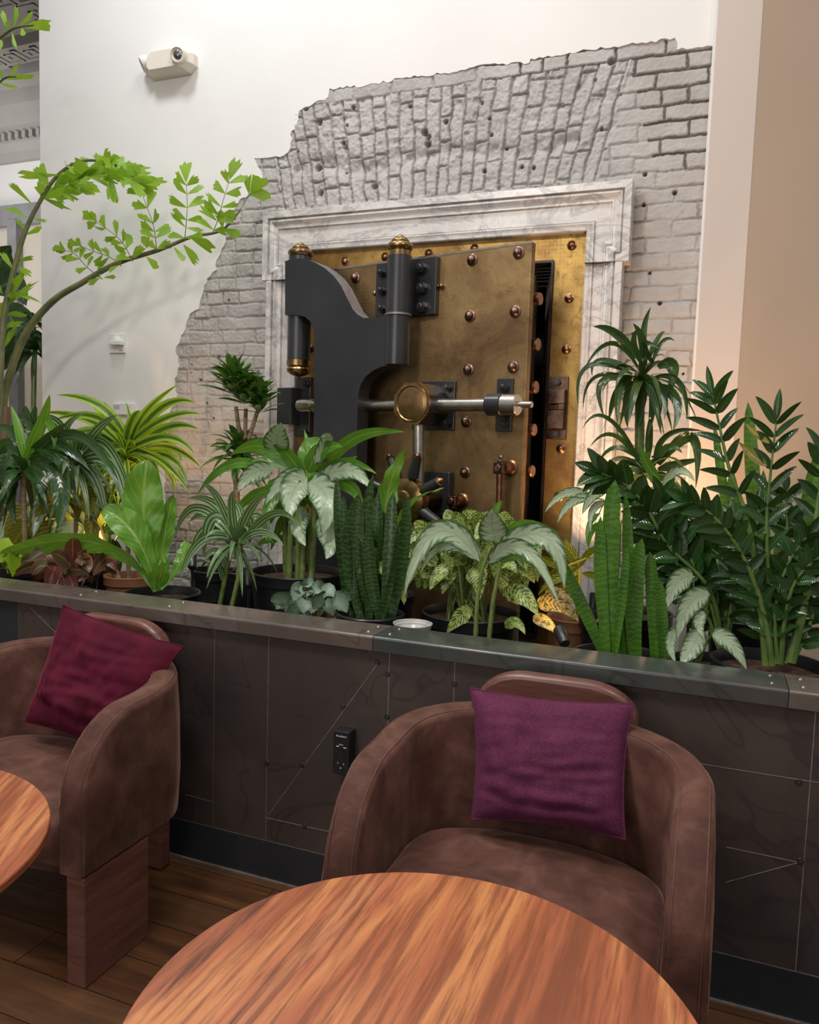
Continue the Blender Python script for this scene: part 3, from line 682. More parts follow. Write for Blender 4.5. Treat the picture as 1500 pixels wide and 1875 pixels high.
# small cube coupling low right
def knuckle(px, py, off, s=.022, stem=None):
    c = dp(px, py, off); mb = MB(DM); mb.box((c[0]-s, -off-s, c[1]-s), (c[0]+s, -off+s, c[1]+s)); k = obj('knuckle', mb, 'bronze_dark', t, smooth=False, bevel=.004)
    mb = MB(DM); mb.cyl((c[0], -off-s, c[1]), (c[0], -off-s-.008, c[1]), s*.62, 16, bev=.002); mb.cyl((c[0], -off-s-.008, c[1]), (c[0], -off-s-.012, c[1]), s*.3, 6); obj('knuckle_nut', mb, 'bronze_rivet', k, ang=25)
    mb = MB(DM); mb.lathe([(s*1.5, 0), (s*1.5, .006), (s*1.15, .010), (s*1.0, .020), (s*.9, off)], 20, Matrix.Translation((c[0]+.012, 0, c[1])) @ Matrix.Rotation(PI/2, 4, 'X')); obj('knuckle_base', mb, 'copper', k)
    return c, k
c, k = knuckle(831, 917, .05, .021)
mb = MB(DM); mb.lathe([(.011, -.085), (.013, -.04), (.017, -.032), (.013, -.03), (.013, -.022)], 14, Matrix.Translation((c[0], -.05, c[1]))); obj('coupling_stem', mb, 'bronze_dark', k)
c, k = knuckle(917, 857, .06, .023)
mb = MB(DM); mb.lathe([(.012, .022), (.017, .026), (.010, .032), (.006, .036), (.010, .043), (.005, .052), (0, .056)], 14, Matrix.Translation((c[0], -.06, c[1]))); obj('finial', mb, 'bronze_rivet', k)
mb = MB(DM); mb.cyl((c[0], -.06, c[1]-.022), (c[0]+.005, -.06, c[1]-.34), .0165, 16, .013); obj('lever_rod', mb, 'copper', k)

# ================================================================== CRANE HINGE
t = thing('crane_hinge', 'black S-shaped crane hinge arm bolted between frame and vault door', 'hinge', tuple(DM @ Vector((-.1, -.1, .7))))
# outline of the plate in the photo, carried onto its own plane 15 cm in front of the door
PO = .155
top = [(522, 478), (533, 475), (547, 473), (562, 475), (578, 481), (595, 491), (612, 506), (625, 524), (636, 546), (646, 566), (655, 576), (666, 582), (684, 582), (713, 579)]
rgt = [(713, 668), (697, 672), (682, 679), (669, 690), (660, 705), (656, 722), (655, 745)]
lft = [(575, 745), (575, 612), (573, 598), (568, 588), (558, 580), (545, 577), (522, 577)]
P1 = [dp(*p, PO) for p in top+rgt]; P2 = [dp(*p, PO) for p in lft]
s0 = P2[-1][0]; 
for i in range(len(P2)):
    pass
zc_ = 1.42
mir = lambda P: [(a, 2*zc_-b) for a, b in P]
xr = P1[-1][0]; xl = P2[0][0]
poly = P1[:-1] + [(xr, P1[-1][1])] + mir(P1)[::-1] + mir(P2) [::-1] + P2
# drop duplicates
pp = []
for q_ in poly:
    if not pp or (abs(q_[0]-pp[-1][0])+abs(q_[1]-pp[-1][1])) > 1e-4: pp.append(q_)
mb = MB(DM); mb.prism(pp, -PO, -PO+.075); crane = obj('crane_plate', mb, ['black_plate', 'plate_edge'], t, smooth=True, ang=30)
for pl in crane.data.polygons:
    if abs(pl.normal.dot(DN)) < .5: pl.material_index = 1
crane.data.materials[0] = MAT['black_plate']
# keep the underside and left faces black
for pl in crane.data.polygons:
    if pl.material_index == 1 and (pl.center.z < 1.9 or pl.normal.z < .05): pl.material_index = 0
def post(px0, px1, pys, off, parts):
    pass
# left pintle (on the frame) and right pintle (on the door)
lc = dp(543, 620, .11)[0]; rc = dp(728, 620, .115)[0]
def seg(nm, s_, off, z0, z1, r, mat, bev=.002):
    mb = MB(DM); mb.cyl((s_, -off, z0), (s_, -off, z1), r, 30, bev=bev); return obj(nm, mb, mat, t)
def zat(px, py, off): return dp(px, py, off)[1]
LO = .093; RO_ = .115
seg('pintle', lc, LO, zat(543, 660, LO), zat(543, 472, LO), .054, 'black_metal')
seg('pintle_ring', lc, LO, zat(543, 671, LO), zat(543, 660, LO), .056, 'brass_cap')
mb = MB(DM); zz = zat(543, 671, LO); mb.lathe([(0, -.066), (.004, -.06), (.01, -.048), (.035, -.04), (.053, -.028), (.056, -.014), (.050, -.004), (.052, 0)], 30, Matrix.Translation((lc, -LO, zz))); obj('lower_finial', mb, 'brass_cap', t)
def topcap(s_, off, z0, sc=1):
    mb = MB(DM); mb.lathe([(.050*sc, 0), (.050*sc, .024), (.046*sc, .027), (.054*sc, .031), (.059*sc, .040), (.058*sc, .050), (.050*sc, .058), (.040*sc, .061), (.041*sc, .066), (.036*sc, .074), (.026*sc, .081), (.017*sc, .083), (.015*sc, .087), (.008*sc, .092), (0, .093)], 30, Matrix.Translation((s_, -off, z0))); return obj('brass_finial', mb, 'brass_cap', t)
topcap(lc, LO, zat(543, 478, LO)-.012, 1.0)
seg('pintle', rc, RO_, zat(728, 575, RO_), zat(728, 470, RO_), .052, 'black_metal')
seg('pintle_flange', rc, RO_, zat(728, 579, RO_), zat(728, 575, RO_), .056, 'plate_edge', .001)
seg('knuckle_barrel', rc, RO_, zat(728, 669, RO_), zat(728, 579, RO_), .052, 'black_metal')
topcap(rc, RO_, zat(728, 472, RO_), .93)
zl = 2*zc_-zat(728, 669, RO_); seg('knuckle_barrel', rc, RO_, zl-.25, zl, .052, 'black_metal')
zl = 2*zc_-zat(543, 577, LO); seg('pintle', lc, LO, zl-.25, zl, .054, 'black_metal')
# bar bearing bracket left of the plate
a = dp(526, 712, .03); b = dp(549, 778, .03)
mb = MB(DM); mb.box((a[0], -.10, b[1]), (b[0]+.01, -.02, a[1])); bb = obj('bearing_block', mb, 'black_metal', t, smooth=False, bevel=.004)
a = dp(546, 692, .02); b = dp(566, 800, .02)
mb = MB(DM); mb.box((a[0], -.035, b[1]), (b[0]+.015, -.01, a[1])); obj('bearing_plate', mb, 'black_metal', bb, smooth=False, bevel=.003)
for py in (703, 790): s_, z_ = dp(560, py, .05); hexbolt(bb, s_, z_, -.035, .017)
mb = MB(DM); mb.cyl((dp(548, 742, BO)[0], -BO, zb), (dp(574, 742, BO)[0], -BO, zb), .030, 22, bev=.003); obj('bearing_bush', mb, 'steel', bb)

# ================================================================== TABLES AND CHAIRS
def cafe_table(c, R_, rot, label):
    t = thing('cafe_table', label, 'table', (c[0], c[1], 0), 'round wooden cafe tables')
    t['_loc'] = 1
    n = 120; mb = MB(); mb.lathe([(0, .697), (R_-.045, .697), (R_-.012, .715), (R_, .7265), (R_, .7375), (R_-.002, .740), (0, .740)], n, None)
    o = obj('tabletop', mb, 'tablewood', t, ang=25); o.rotation_euler.z = rot
    mb = MB(); mb.lathe([(.16, .690), (.16, .697)], 30); mb.lathe([(.036, .02), (.036, .690)], 24); obj('pedestal', mb, 'black_metal', t)
    mb = MB(); mb.lathe([(.23, 0), (.23, .008), (.22, .014), (.05, .022), (.036, .03)], 48); obj('base_plate', mb, 'black_metal', t)
    return t
T1 = cafe_table((-.298, .836), .357, 0.0, 'round striped hardwood cafe table in front, before the chair with the plum cushion')
T2 = cafe_table((-1.381, .794), .378, .45, 'round wooden cafe table cut off by the left edge of the photo')

def chair():
    t = thing('tub_chair', '', 'chair', (0, 0, 0), 'brown velvet tub chairs'); t['_loc'] = 1
    hw_, th, zb_ = .405, .082, .30; yb = .25; yf = -.30
    # centre line of the shell, from front right round the back to front left
    cx = hw_-th/2; y0 = -.02; ry = yb-th/2-y0
    pts = []
    for k in range(22):
        d = k/21*(y0-yf); pts.append((cx, yf+d))
    nA = 110
    for k in range(1, nA):
        a = PI*k/nA; ca, sa = math.cos(a), math.sin(a); nn = 2.5
        pts.append((cx*math.copysign(abs(ca)**(2/nn), ca), y0+ry*abs(sa)**(2/nn)))
    for k in range(22):
        d = k/21*(y0-yf); pts.append((-cx, y0-d))
    # finer stations at the front ends
    fine = [yf+.0, yf+.003, yf+.008, yf+.016, yf+.027, yf+.042, yf+.06]
    pts = [(cx, y) for y in fine]+[p for p in pts if p[1] > yf+.07 or False]+[(-cx, y) for y in fine[::-1]]
    n = len(pts); P = [Vector(p) for p in pts]; rows = []; RT = .20
    ring_in, ring_out = [], []
    for i in range(n):
        d = (P[min(i+1, n-1)]-P[max(i-1, 0)]).normalized(); nr = Vector((d.y, -d.x))   # outward
        y = P[i].y; zt = .712 + .055*max(0, (y+.05)/.28)**1.3 if y > -.05 else .712 - .012*(min(1, (-.05-y)/.25))
        dd = y-yf
        if dd < RT: zt -= RT-math.sqrt(max(0, RT*RT-(RT-dd)**2))
        zb2 = zb_
        if y > .05: q_ = min(1, (y-.05)/.17); zb2 += .13*(1-math.sqrt(max(0, 1-q_*q_)))
        ro = .014; h_ = th/2; bul = .006
        sec = [(-h_, zb2), (-h_-bul*.3, zb2+(zt-zb2)*.35), (-h_, zt-ro*1.4), (-h_+.003, zt-ro*.5), (-h_+ro*.8, zt-.001), (-h_*.4, zt+.004), (0, zt+.006), (h_*.4, zt+.004), (h_-ro*.8, zt-.001), (h_-.003, zt-ro*.5), (h_, zt-ro*1.4), (h_+bul, zb2+(zt-zb2)*.68), (h_+bul, zb2+(zt-zb2)*.3), (h_+.002, zb2+.012), (h_-.012, zb2), (0, zb2)]
        row = [(P[i].x+nr.x*o, y+nr.y*o, z) for o, z in sec]; rows.append(row)
        ring_in.append(Vector(row[4])); ring_out.append(Vector(row[8]))
    mb = MB(); m_ = len(rows[0]); mb.grid(rows, cv=True, flip=False)
    mb.add(rows[0], [tuple(range(m_))]); mb.add(rows[-1], [tuple(range(m_))[::-1]])
    # soft creases pressed into the inner face
    V2 = []
    for v in mb.v:
        q_ = noise.noise(Vector((v.x*9, v.y*9, v.z*3)))*.003+noise.noise(Vector((v.x*34, v.y*34, v.z*4)))*.0026*(1 if v.z < .70 else .3)
        V2.append(v+Vector((v.x, v.y, 0)).normalized()*q_)
    mb.v = V2
    obj('shell', mb, 'suede', t, ang=70)
    mb = MB()
    for ring in (ring_in, ring_out):
        mb.tube([p+Vector((0, 0, .0004)) for p in ring], .0017, 6)
        e0, e1 = ring[0], ring[-1]
        for e_ in (e0, e1): mb.tube([e_, Vector((e_.x, yf-.0005, e_.z-.02)), Vector((e_.x, yf-.0005, zb_+.01))], .0014, 6)
    obj('seam_piping', mb, 'thread', t)
    # seat cushion: inner outline closed by a bowed front edge
    inn = []
    hwi = hw_-th-.001; ybi = yb-th-.001; ryi = ybi-y0
    for k in range(0, 41):
        a = PI*k/40; ca, sa = math.cos(a), math.sin(a); nn = 2.5
        inn.append((hwi*math.copysign(abs(ca)**(2/nn), ca), y0+ryi*abs(sa)**(2/nn)))
    for k in range(1, 8): inn.append((-hwi, y0-(y0-yf)*k/7))
    for k in range(1, 20):
        a = k/20; inn.append((-hwi+2*hwi*a, yf-.035*math.sin(PI*a)))
    for k in range(0, 7): inn.append((hwi, yf+(y0-yf)*k/7))
    cY = -.05; rows = []
    for sc_, z in [(.90, .292), (.985, .300), (1.0, .325), (1.0, .385), (.995, .412), (.975, .430), (.94, .440), (.90, .445), (.86, .449), (.80, .453), (.74, .456), (.67, .459), (.6, .461), (.52, .463), (.45, .465), (.37, .466), (.3, .467), (.22, .4675), (.15, .468), (.02, .468)]:
        row = []
        for x, y in inn:
            X_, Y_ = x*sc_, cY+(y-cY)*sc_; zz = z
            if z > .43:
                edge = min(1, (1-sc_)*6)
                zz += .005*edge*noise.noise(Vector((X_*7, Y_*7, 0)))+.0036*noise.noise(Vector((X_*11, Y_*36, 3)))*(1-.45*edge)
            row.append((X_, Y_, zz))
        rows.append(row)
    mb = MB(); mb.grid(rows, cv=True, flip=True); mb.add(rows[0], [tuple(range(len(inn)))[::-1]]); mb.add(rows[-1], [tuple(range(len(inn)))])
    obj('seat', mb, 'suede', t, ang=180)
    # stained wood back slab, standing on the floor and rising above the shell
    W_ = .215; zt = .845; r_ = .125; pl = [(-W_, 0), (W_, 0)]
    for cx_, a0 in ((W_-r_, 0), (-W_+r_, PI/2)):
        for k in range(9):
            a = a0+PI/2*k/8; pl.append((cx_+r_*math.cos(a), zt-.075+.075*math.sin(a)-(.012*(1 if True else 0))*(abs(cx_+r_*math.cos(a))/W_)**2))
    mb = MB(); mb.prism(pl, .236, .290); obj('back_slab', mb, 'headwood', t, ang=30, bevel=.014, seg=4, label='maroon wooden back slab rising above the velvet rim')
    for s_ in (-1, 1):
        mb = MB(); x0, x1 = sorted((s_*(hw_-.001), s_*(hw_-.062))); mb.box((x0, -.298, 0), (x1, -.05, .302)); obj('leg', mb, 'headwood', t, smooth=False, bevel=.004)
    return t
def copy_thing(root, loc, rotz, label):
    r = root.copy(); COL.objects.link(r); r.location = loc; r.rotation_euler = (0, 0, rotz); r['label'] = label
    for ch in list(root.children):
        c = ch.copy(); COL.objects.link(c); c.parent = r
        for g in ch.children:
            d = g.copy(); COL.objects.link(d); d.parent = c
    return r
CH = chair(); CH.location = (-.362, 1.795, 0)
CH['label'] = 'brown velvet tub chair holding the plum wool cushion, right of the power outlet'
copy_thing(CH, (-1.862, 1.795, 0), 0, 'brown velvet tub chair holding the wine velvet cushion, at the left edge')

# cushions: patches through their four corners, filled out and creased
def cushion(name, label, c4, th, mat, seed, wr=.006, pinch=.035):
    TL, TR, BR, BL = [Vector(c) for c in c4]; cen = (TL+TR+BR+BL)/4; t = thing(name, label, 'cushion', tuple(cen))
    n = 44; nr = (TR-TL).cross(BL-TL).normalized(); 
    if nr.y > 0: nr = -nr
    def P(u, v, s):
        b_ = TL*(1-u)*(1-v)+TR*u*(1-v)+BR*u*v+BL*(1-u)*v
        U = 2*u-1; W = 2*v-1
        # edges curve inward between the corners
        inx = (TR-TL).normalized()*(-pinch*U*(1-W*W)) ; inz = (BL-TL).normalized()*(-pinch*W*(1-U*U))
        h_ = th*((1-abs(U)**2.6)*(1-abs(W)**2.6))**.62
        if s == 0: return b_+inx+inz
        w = noise.noise(Vector((u*3+seed, v*3.5, s)))*wr*2.2 + noise.noise(Vector((u*4+v*3+seed, v*14, s+5)))*wr*1.0
        w += wr*.8*noise.noise(Vector((u*16, v*5+seed, s)))
        fy = v+.10*math.sin(u*3+seed)+.05*noise.noise(Vector((u*5, seed, 0))); w += wr*.9*math.exp(-((fy-.72)/.05)**2)*math.sin(PI*u)+wr*.7*math.exp(-((fy-.86)/.04)**2)*min(1, 2*u)-wr*.8*math.exp(-((fy-.79)/.03)**2)-wr*.6*math.exp(-((fy-.5)/.03)**2)*u
        e = min(1, 6*min(u, 1-u, v, 1-v))
        return b_+inx+inz+nr*s*(h_ + w*e)
    mb = MB()
    for s in (1, -1): mb.grid([[P(i/n, j/n, s) for j in range(n+1)] for i in range(n+1)], flip=(s > 0))
    obj('cover', mb, mat, t, ang=180)
    mb = MB(); ring = [P(k/n, 0, 0) for k in range(n)]+[P(1, k/n, 0) for k in range(n)]+[P(1-k/n, 1, 0) for k in range(n)]+[P(0, 1-k/n, 0) for k in range(n+1)]
    mb.tube(ring, .0028, 6); obj('edge_seam', mb, mat, t)
    return t
def chk(px, py, Y): return onY(px, py, Y)
cushion('cushion', 'plum wool square cushion upright in the right chair', (chk(862, 1260, 1.975), chk(1161, 1288, 1.985), chk(1145, 1537, 1.84), chk(864, 1500, 1.84)), .066, 'plum_wool', 3, .007, .014)
cushion('cushion', 'wine velvet cushion slumped in the left chair', (chk(116, 1108, 1.99), chk(336, 1184, 1.93), Vector((-1.66, 1.80, .50)), chk(45, 1322, 1.80)), .06, 'wine_velvet', 9, .010, .012)
# ================================================================== PLANTS
def leafmat(name, base, base2=None, patt=None, pc=(.5, .5, .5), mid=None, edge=None, rough=.32, trans=.22, spec=.5, amt=1.0, sc=1.0):
    m = bpy.data.materials.new(name); m.use_nodes = True; nt = m.node_tree; nt.nodes.clear()
    out = nt.nodes.new('ShaderNodeOutputMaterial'); p = nt.nodes.new('ShaderNodeBsdfPrincipled'); tr = nt.nodes.new('ShaderNodeBsdfTranslucent'); ms = nt.nodes.new('ShaderNodeMixShader')
    uvn = nt.nodes.new('ShaderNodeUVMap'); sp = nt.nodes.new('ShaderNodeSeparateXYZ'); nt.links.new(uvn.outputs[0], sp.inputs[0])
    u, v = sp.outputs[0], sp.outputs[1]
    va = math_(nt, 'MULTIPLY', math_(nt, 'ABSOLUTE', math_(nt, 'SUBTRACT', v, .5)), 2.0)
    co = objco(nt); n1 = noise_(nt, co, 9, 3); base2 = base2 or tuple(c*.6 for c in base)
    col = ramp(nt, n1, [(.35, base2), (.65, base)]); hgt = None
    def mr(x, a, b):
        n = N(nt, 'MapRange', {'Value': x, 'From Min': a, 'From Max': b}); n.clamp = True; return n.outputs[0]
    if patt == 'silver':      # pale centre, green feathering towards the edge
        fv = N(nt, 'CombineXYZ', {0: math_(nt, 'SUBTRACT', math_(nt, 'MULTIPLY', u, 15.0), math_(nt, 'MULTIPLY', va, 5.0)), 1: math_(nt, 'MULTIPLY', v, 3.5), 2: n1}).outputs[0]
        nn = math_(nt, 'ADD', math_(nt, 'MULTIPLY', noise_(nt, co, 60*sc, 4, .7, .8), .45), math_(nt, 'MULTIPLY', noise_(nt, fv, 1.6, 4, .65, .5), .6))
        s_ = math_(nt, 'SINE', math_(nt, 'MULTIPLY', math_(nt, 'ADD', u, math_(nt, 'MULTIPLY', va, -.22)), 46.0))
        k = math_(nt, 'ADD', math_(nt, 'MULTIPLY', nn, 1.1), math_(nt, 'MULTIPLY', s_, .10)); k = math_(nt, 'SUBTRACT', k, math_(nt, 'MULTIPLY', math_(nt, 'POWER', va, 2.2), .42))
        k = mr(k, .24, .46); k = math_(nt, 'MULTIPLY', k, mr(va, .96, .80)); col = mix(nt, math_(nt, 'MULTIPLY', k, amt), col, pc)
    elif patt == 'stripe':    # lengthwise pale bands
        s_ = math_(nt, 'SINE', math_(nt, 'MULTIPLY', v, 19.0)); k = math_(nt, 'MULTIPLY', mr(s_, .0, .6), amt); col = mix(nt, k, col, pc)
    elif patt == 'margin':    # pale edges, dark middle band
        k = math_(nt, 'MULTIPLY', mr(va, .32, .48), amt); col = mix(nt, k, col, pc)
    elif patt == 'bands':     # cross banding of a snake plant
        nn = noise_(nt, co, 26, 3, .6); w_ = math_(nt, 'SINE', math_(nt, 'ADD', math_(nt, 'MULTIPLY', u, 105.0*sc), math_(nt, 'MULTIPLY', nn, 20.0)))
        k = math_(nt, 'MULTIPLY', mr(w_, -.1, .7), amt); col = mix(nt, k, col, pc)
    elif patt == 'speckle':
        nn = noise_(nt, co, 75*sc, 4, .75, .6); s_ = math_(nt, 'SINE', math_(nt, 'MULTIPLY', math_(nt, 'SUBTRACT', u, math_(nt, 'MULTIPLY', va, .25)), 60.0))
        k = mr(math_(nt, 'ADD', nn, math_(nt, 'MULTIPLY', s_, .07)), .44, .53); k = math_(nt, 'MULTIPLY', k, mr(va, .97, .85)); col = mix(nt, math_(nt, 'MULTIPLY', k, amt), col, pc)
    elif patt == 'veins':
        s_ = math_(nt, 'SINE', math_(nt, 'MULTIPLY', math_(nt, 'SUBTRACT', u, math_(nt, 'MULTIPLY', va, .22)), 62.0)); k = math_(nt, 'MULTIPLY', mr(s_, .55, .95), amt); col = mix(nt, k, col, pc)
    elif patt == 'pleat':
        s_ = math_(nt, 'SINE', math_(nt, 'MULTIPLY', v, 44.0)); k = math_(nt, 'MULTIPLY', mr(s_, .2, 1.0), amt); col = mix(nt, k, col, pc); hgt = s_
    if mid: col = mix(nt, mr(va, .10, .04), col, mid)
    if edge: col = mix(nt, mr(va, .86, .95), col, edge)
    nt.links.new(col, p.inputs['Base Color']); p.inputs['Roughness'].default_value = rough; p.inputs['Specular IOR Level'].default_value = spec
    vein = math_(nt, 'SINE', math_(nt, 'MULTIPLY', math_(nt, 'SUBTRACT', u, math_(nt, 'MULTIPLY', va, .2)), 70.0)) if hgt is None else hgt
    hh = math_(nt, 'ADD', math_(nt, 'MULTIPLY', vein, .15), noise_(nt, co, 40, 3))
    b = N(nt, 'Bump', {'Height': hh, 'Strength': .35, 'Distance': .0025}); nt.links.new(b.outputs[0], p.inputs['Normal'])
    tcol = mix(nt, .35, col, (.45, .62, .05)); nt.links.new(tcol, tr.inputs[0]); ms.inputs[0].default_value = trans
    nt.links.new(p.outputs[0], ms.inputs[1]); nt.links.new(tr.outputs[0], ms.inputs[2]); nt.links.new(ms.outputs[0], out.inputs[0])
    MAT[name] = m; return m
leafmat('fishtail_leaf', (.28, .50, .03), (.17, .36, .02), 'pleat', (.38, .60, .05), trans=.5, rough=.4)
leafmat('dark_strap_leaf', (.032, .088, .018), (.014, .042, .012), 'stripe', (.05, .12, .03), rough=.2, trans=.12, amt=.5)
leafmat('bright_strap_leaf', (.14, .34, .025), (.09, .25, .02), 'stripe', (.18, .40, .04), trans=.35)
leafmat('lemon_striped_leaf', (.07, .19, .025), (.045, .13, .02), 'margin', (.40, .58, .04), trans=.3, amt=.9)
leafmat('birdnest_leaf', (.17, .38, .035), (.10, .27, .025), 'veins', (.24, .46, .06), mid=(.30, .46, .10), rough=.25, trans=.3, amt=.4)
leafmat('white_striped_leaf', (.045, .14, .03), (.03, .09, .022), 'stripe', (.50, .58, .38), rough=.26, trans=.18, amt=.6, edge=(.10, .26, .04))
leafmat('compact_leaf', (.06, .18, .022), (.018, .07, .014), 'stripe', (.08, .22, .03), rough=.25, trans=.16, amt=.3)
leafmat('silver_leaf', (.060, .15, .045), (.035, .10, .03), 'silver', (.40, .50, .34), mid=(.32, .44, .25), rough=.27, trans=.15)
leafmat('green_agl_leaf', (.11, .30, .025), (.07, .20, .02), 'veins', (.16, .36, .04), mid=(.22, .42, .08), rough=.28, trans=.3, amt=.3)
leafmat('silver_heart_leaf', (.09, .17, .105), (.055, .11, .07), 'silver', (.24, .34, .25), rough=.38, trans=.08, amt=.7, sc=.7)
leafmat('snake_leaf', (.018, .052, .012), (.012, .036, .010), 'bands', (.050, .11, .022), rough=.28, trans=.05, amt=.7, sc=1.5)
leafmat('green_snake_leaf', (.070, .19, .02), (.035, .12, .015), 'bands', (.14, .30, .035), rough=.26, trans=.12, amt=.42, sc=1.5)
leafmat('camouflage_leaf', (.045, .12, .02), (.03, .09, .016), 'speckle', (.48, .58, .16), mid=(.40, .50, .14), rough=.3, trans=.18)
leafmat('amber_camouflage_leaf', (.10, .11, .02), (.07, .08, .016), 'speckle', (.68, .46, .12), rough=.35, trans=.2)
leafmat('red_leaf', (.055, .10, .030), (.09, .045, .030), 'veins', (.26, .10, .07), mid=(.50, .13, .12), edge=(.42, .05, .07), rough=.3, trans=.15, amt=.35)
leafmat('crimson_leaf', (.25, .03, .035), (.14, .03, .03), 'veins', (.08, .10, .03), mid=(.55, .12, .14), rough=.3, trans=.2, amt=.6)
leafmat('lime_leaf', (.36, .56, .03), (.26, .44, .02), trans=.35, rough=.35)
leafmat('croton_leaf', (.12, .22, .02), (.07, .15, .02), 'veins', (.66, .50, .03), mid=(.75, .60, .04), rough=.3, trans=.25)
leafmat('amber_leaf', (.20, .22, .03), (.12, .15, .02), 'veins', (.60, .36, .05), mid=(.65, .42, .06), rough=.35, trans=.3, amt=.8)
leafmat('zz_leaf', (.024, .080, .014), (.012, .044, .010), rough=.10, trans=.07, mid=(.045, .12, .03), spec=.7)
leafmat('fig_leaf', (.035, .10, .025), (.022, .07, .02), 'veins', (.06, .15, .05), mid=(.12, .22, .08), rough=.4, trans=.15, amt=.5)
MAT['cane_green'] = simple('green_cane', (.10, .17, .035), (.20, .25, .07), .45, nscale=30)
MAT['cane_ringed'] = simple('ringed_brown_cane', (.16, .11, .06), (.30, .22, .13), .6, nscale=30, stretch=(.3, .3, 6), bscale=18, bstr=.5, bdist=.003)
MAT['stem_olive'] = simple('olive_stem', (.09, .11, .035), (.17, .17, .07), .45, nscale=12)
MAT['stem_brown'] = simple('brown_sheath', (.10, .055, .03), (.20, .11, .06), .7, nscale=18, stretch=(2, 2, .4))
MAT['stem_pink'] = simple('pink_stem', (.36, .13, .09), (.48, .22, .15), .45, nscale=12)
MAT['stem_yellow'] = simple('yellow_stem', (.55, .42, .03), (.62, .5, .05), .45, nscale=12)
MAT['zz_stem'] = simple('zz_stem_green', (.08, .15, .035), (.16, .25, .06), .4, nscale=14)

SH = {
 'lance': lambda t: (math.sin(PI*min(1, t)**.75))**.85 if 0 < t < 1 else 0,
 'ovate': lambda t: (math.sin(PI*min(1, t)**.62))**.72 if 0 < t < 1 else 0,
 'strap': lambda t: min(1, .42+t*2.4)*(1-t**3.2)**.9 if t < 1 else 0,
 'sword': lambda t: min(1, .62+t*.9)*(1-t**7)**.8 if t < 1 else 0,
 'blunt': lambda t: min(1, .62+t*.9)*(1-t**22)**.9 if t < 1 else .0,
 'paddle': lambda t: (.20+.80*min(1, t*1.7)**1.3)*(1-t**6)**.6 if t < 1 else 0,
 'heart': lambda t: (math.sin(PI*min(1, t+.10)**.9/1.05))**.6 if t < .97 else 0,
}
LR = random.Random(21)
def qcurve(A, B, C_, t):
    K = B*2-(A+C_)*.5; return A*(1-t)**2+K*2*t*(1-t)+C_*t*t
def leaf(mb, A, B, C_, w, shape='lance', roll=None, fold=.18, wave=0, nu=12, nv=4, up=None, mi=0, jag=0):
    A, B, C_ = Vector(A), Vector(B), Vector(C_); rows = []; uvs = []
    if roll is None: roll = LR.uniform(-.5, .5)
    ph = LR.uniform(0, 6); f = SH.get(shape, SH['lance']); prevS = None
    for i in range(nu+1):
        t = i/nu; P = qcurve(A, B, C_, t); T = (qcurve(A, B, C_, min(1, t+.02))-qcurve(A, B, C_, max(0, t-.02))).normalized()
        ref = up if up is not None else (EYE-P).normalized()
        S = T.cross(ref)
        if S.length < .12 and prevS is not None: S = prevS.copy()
        if S.length < 1e-4: S = T.cross(Vector((1, 0, 0)))
        S.normalize()
        if prevS is not None: S = (S*.6+prevS*.4); S = (S-T*S.dot(T)).normalized()
        prevS = S.copy()
        Nn = S.cross(T); S2 = S*math.cos(roll)+Nn*math.sin(roll); N2 = Nn*math.cos(roll)-S*math.sin(roll)
        hw = max(f(t), .015)*w*.5; row = []; uv = []
        for j in range(nv+1):
            v = 2*j/nv-1; a = abs(v)
            jg = 1+jag*a*math.sin(t*44+ph+v) if jag else 1
            wv = wave*a*math.sin(t*26+ph+(0 if v > 0 else 1.7)) if wave else 0
            row.append(P+S2*v*hw*jg+N2*(fold*a*hw+wv)); uv.append((t, (v+1)/2))
        rows.append(row); uvs.append(uv)
    mb.grid(rows, uv=uvs, mi=mi)
def fish(mb, A, C_, w, roll, mi=0):
    A, C_ = Vector(A), Vector(C_); T = (C_-A); Ln = T.length; T.normalize(); ref = (EYE-A).normalized()
    S = T.cross(ref).normalized(); Nn = S.cross(T); S2 = S*math.cos(roll)+Nn*math.sin(roll); N2 = Nn*math.cos(roll)-S*math.sin(roll)
    nv = 8; nu = 5; rows = []; uvs = []
    tips = [LR.uniform(.72, 1.0) for _ in range(nv+1)]; skew = LR.choice([-1, 1])*LR.uniform(.15, .4)
    for j in range(nv+1): tips[j] *= 1-skew*(2*j/nv-1)*.35-(.18*(2*j/nv-1)**2)
    for i in range(nu+1):
        t = i/nu; row = []; uv = []
        for j in range(nv+1):
            v = 2*j/nv-1; tt = t*tips[j]; hw = w*.5*min(1, tt*1.25)**.85
            row.append(A+T*Ln*tt+S2*v*hw+N2*((.0022 if j % 2 else 0)*t*min(1, Ln*12)-.12*Ln*tt*tt)); uv.append((t, (v+1)/2))
        rows.append(row); uvs.append(uv)
    mb.grid(rows, uv=uvs, mi=mi)
def pxm(Y, px=700): return (onY(px+1, 800, Y)-onY(px, 800, Y)).length*.94
def W3(px, py, Y): return onY(px, py, Y)
def pleaf(mb, x0, y0, x1, y1, x2, y2, w, Y=2.7, dy=None, shape='lance', **k):
    d = dy if dy is not None else LR.uniform(-.10, .05)
    wm = w*pxm(Y+d*.5, (x0+x2)/2)
    leaf(mb, W3(x0, y0, Y), W3(x1, y1, Y+d*.45), W3(x2, y2, Y+d), wm, shape, **k)
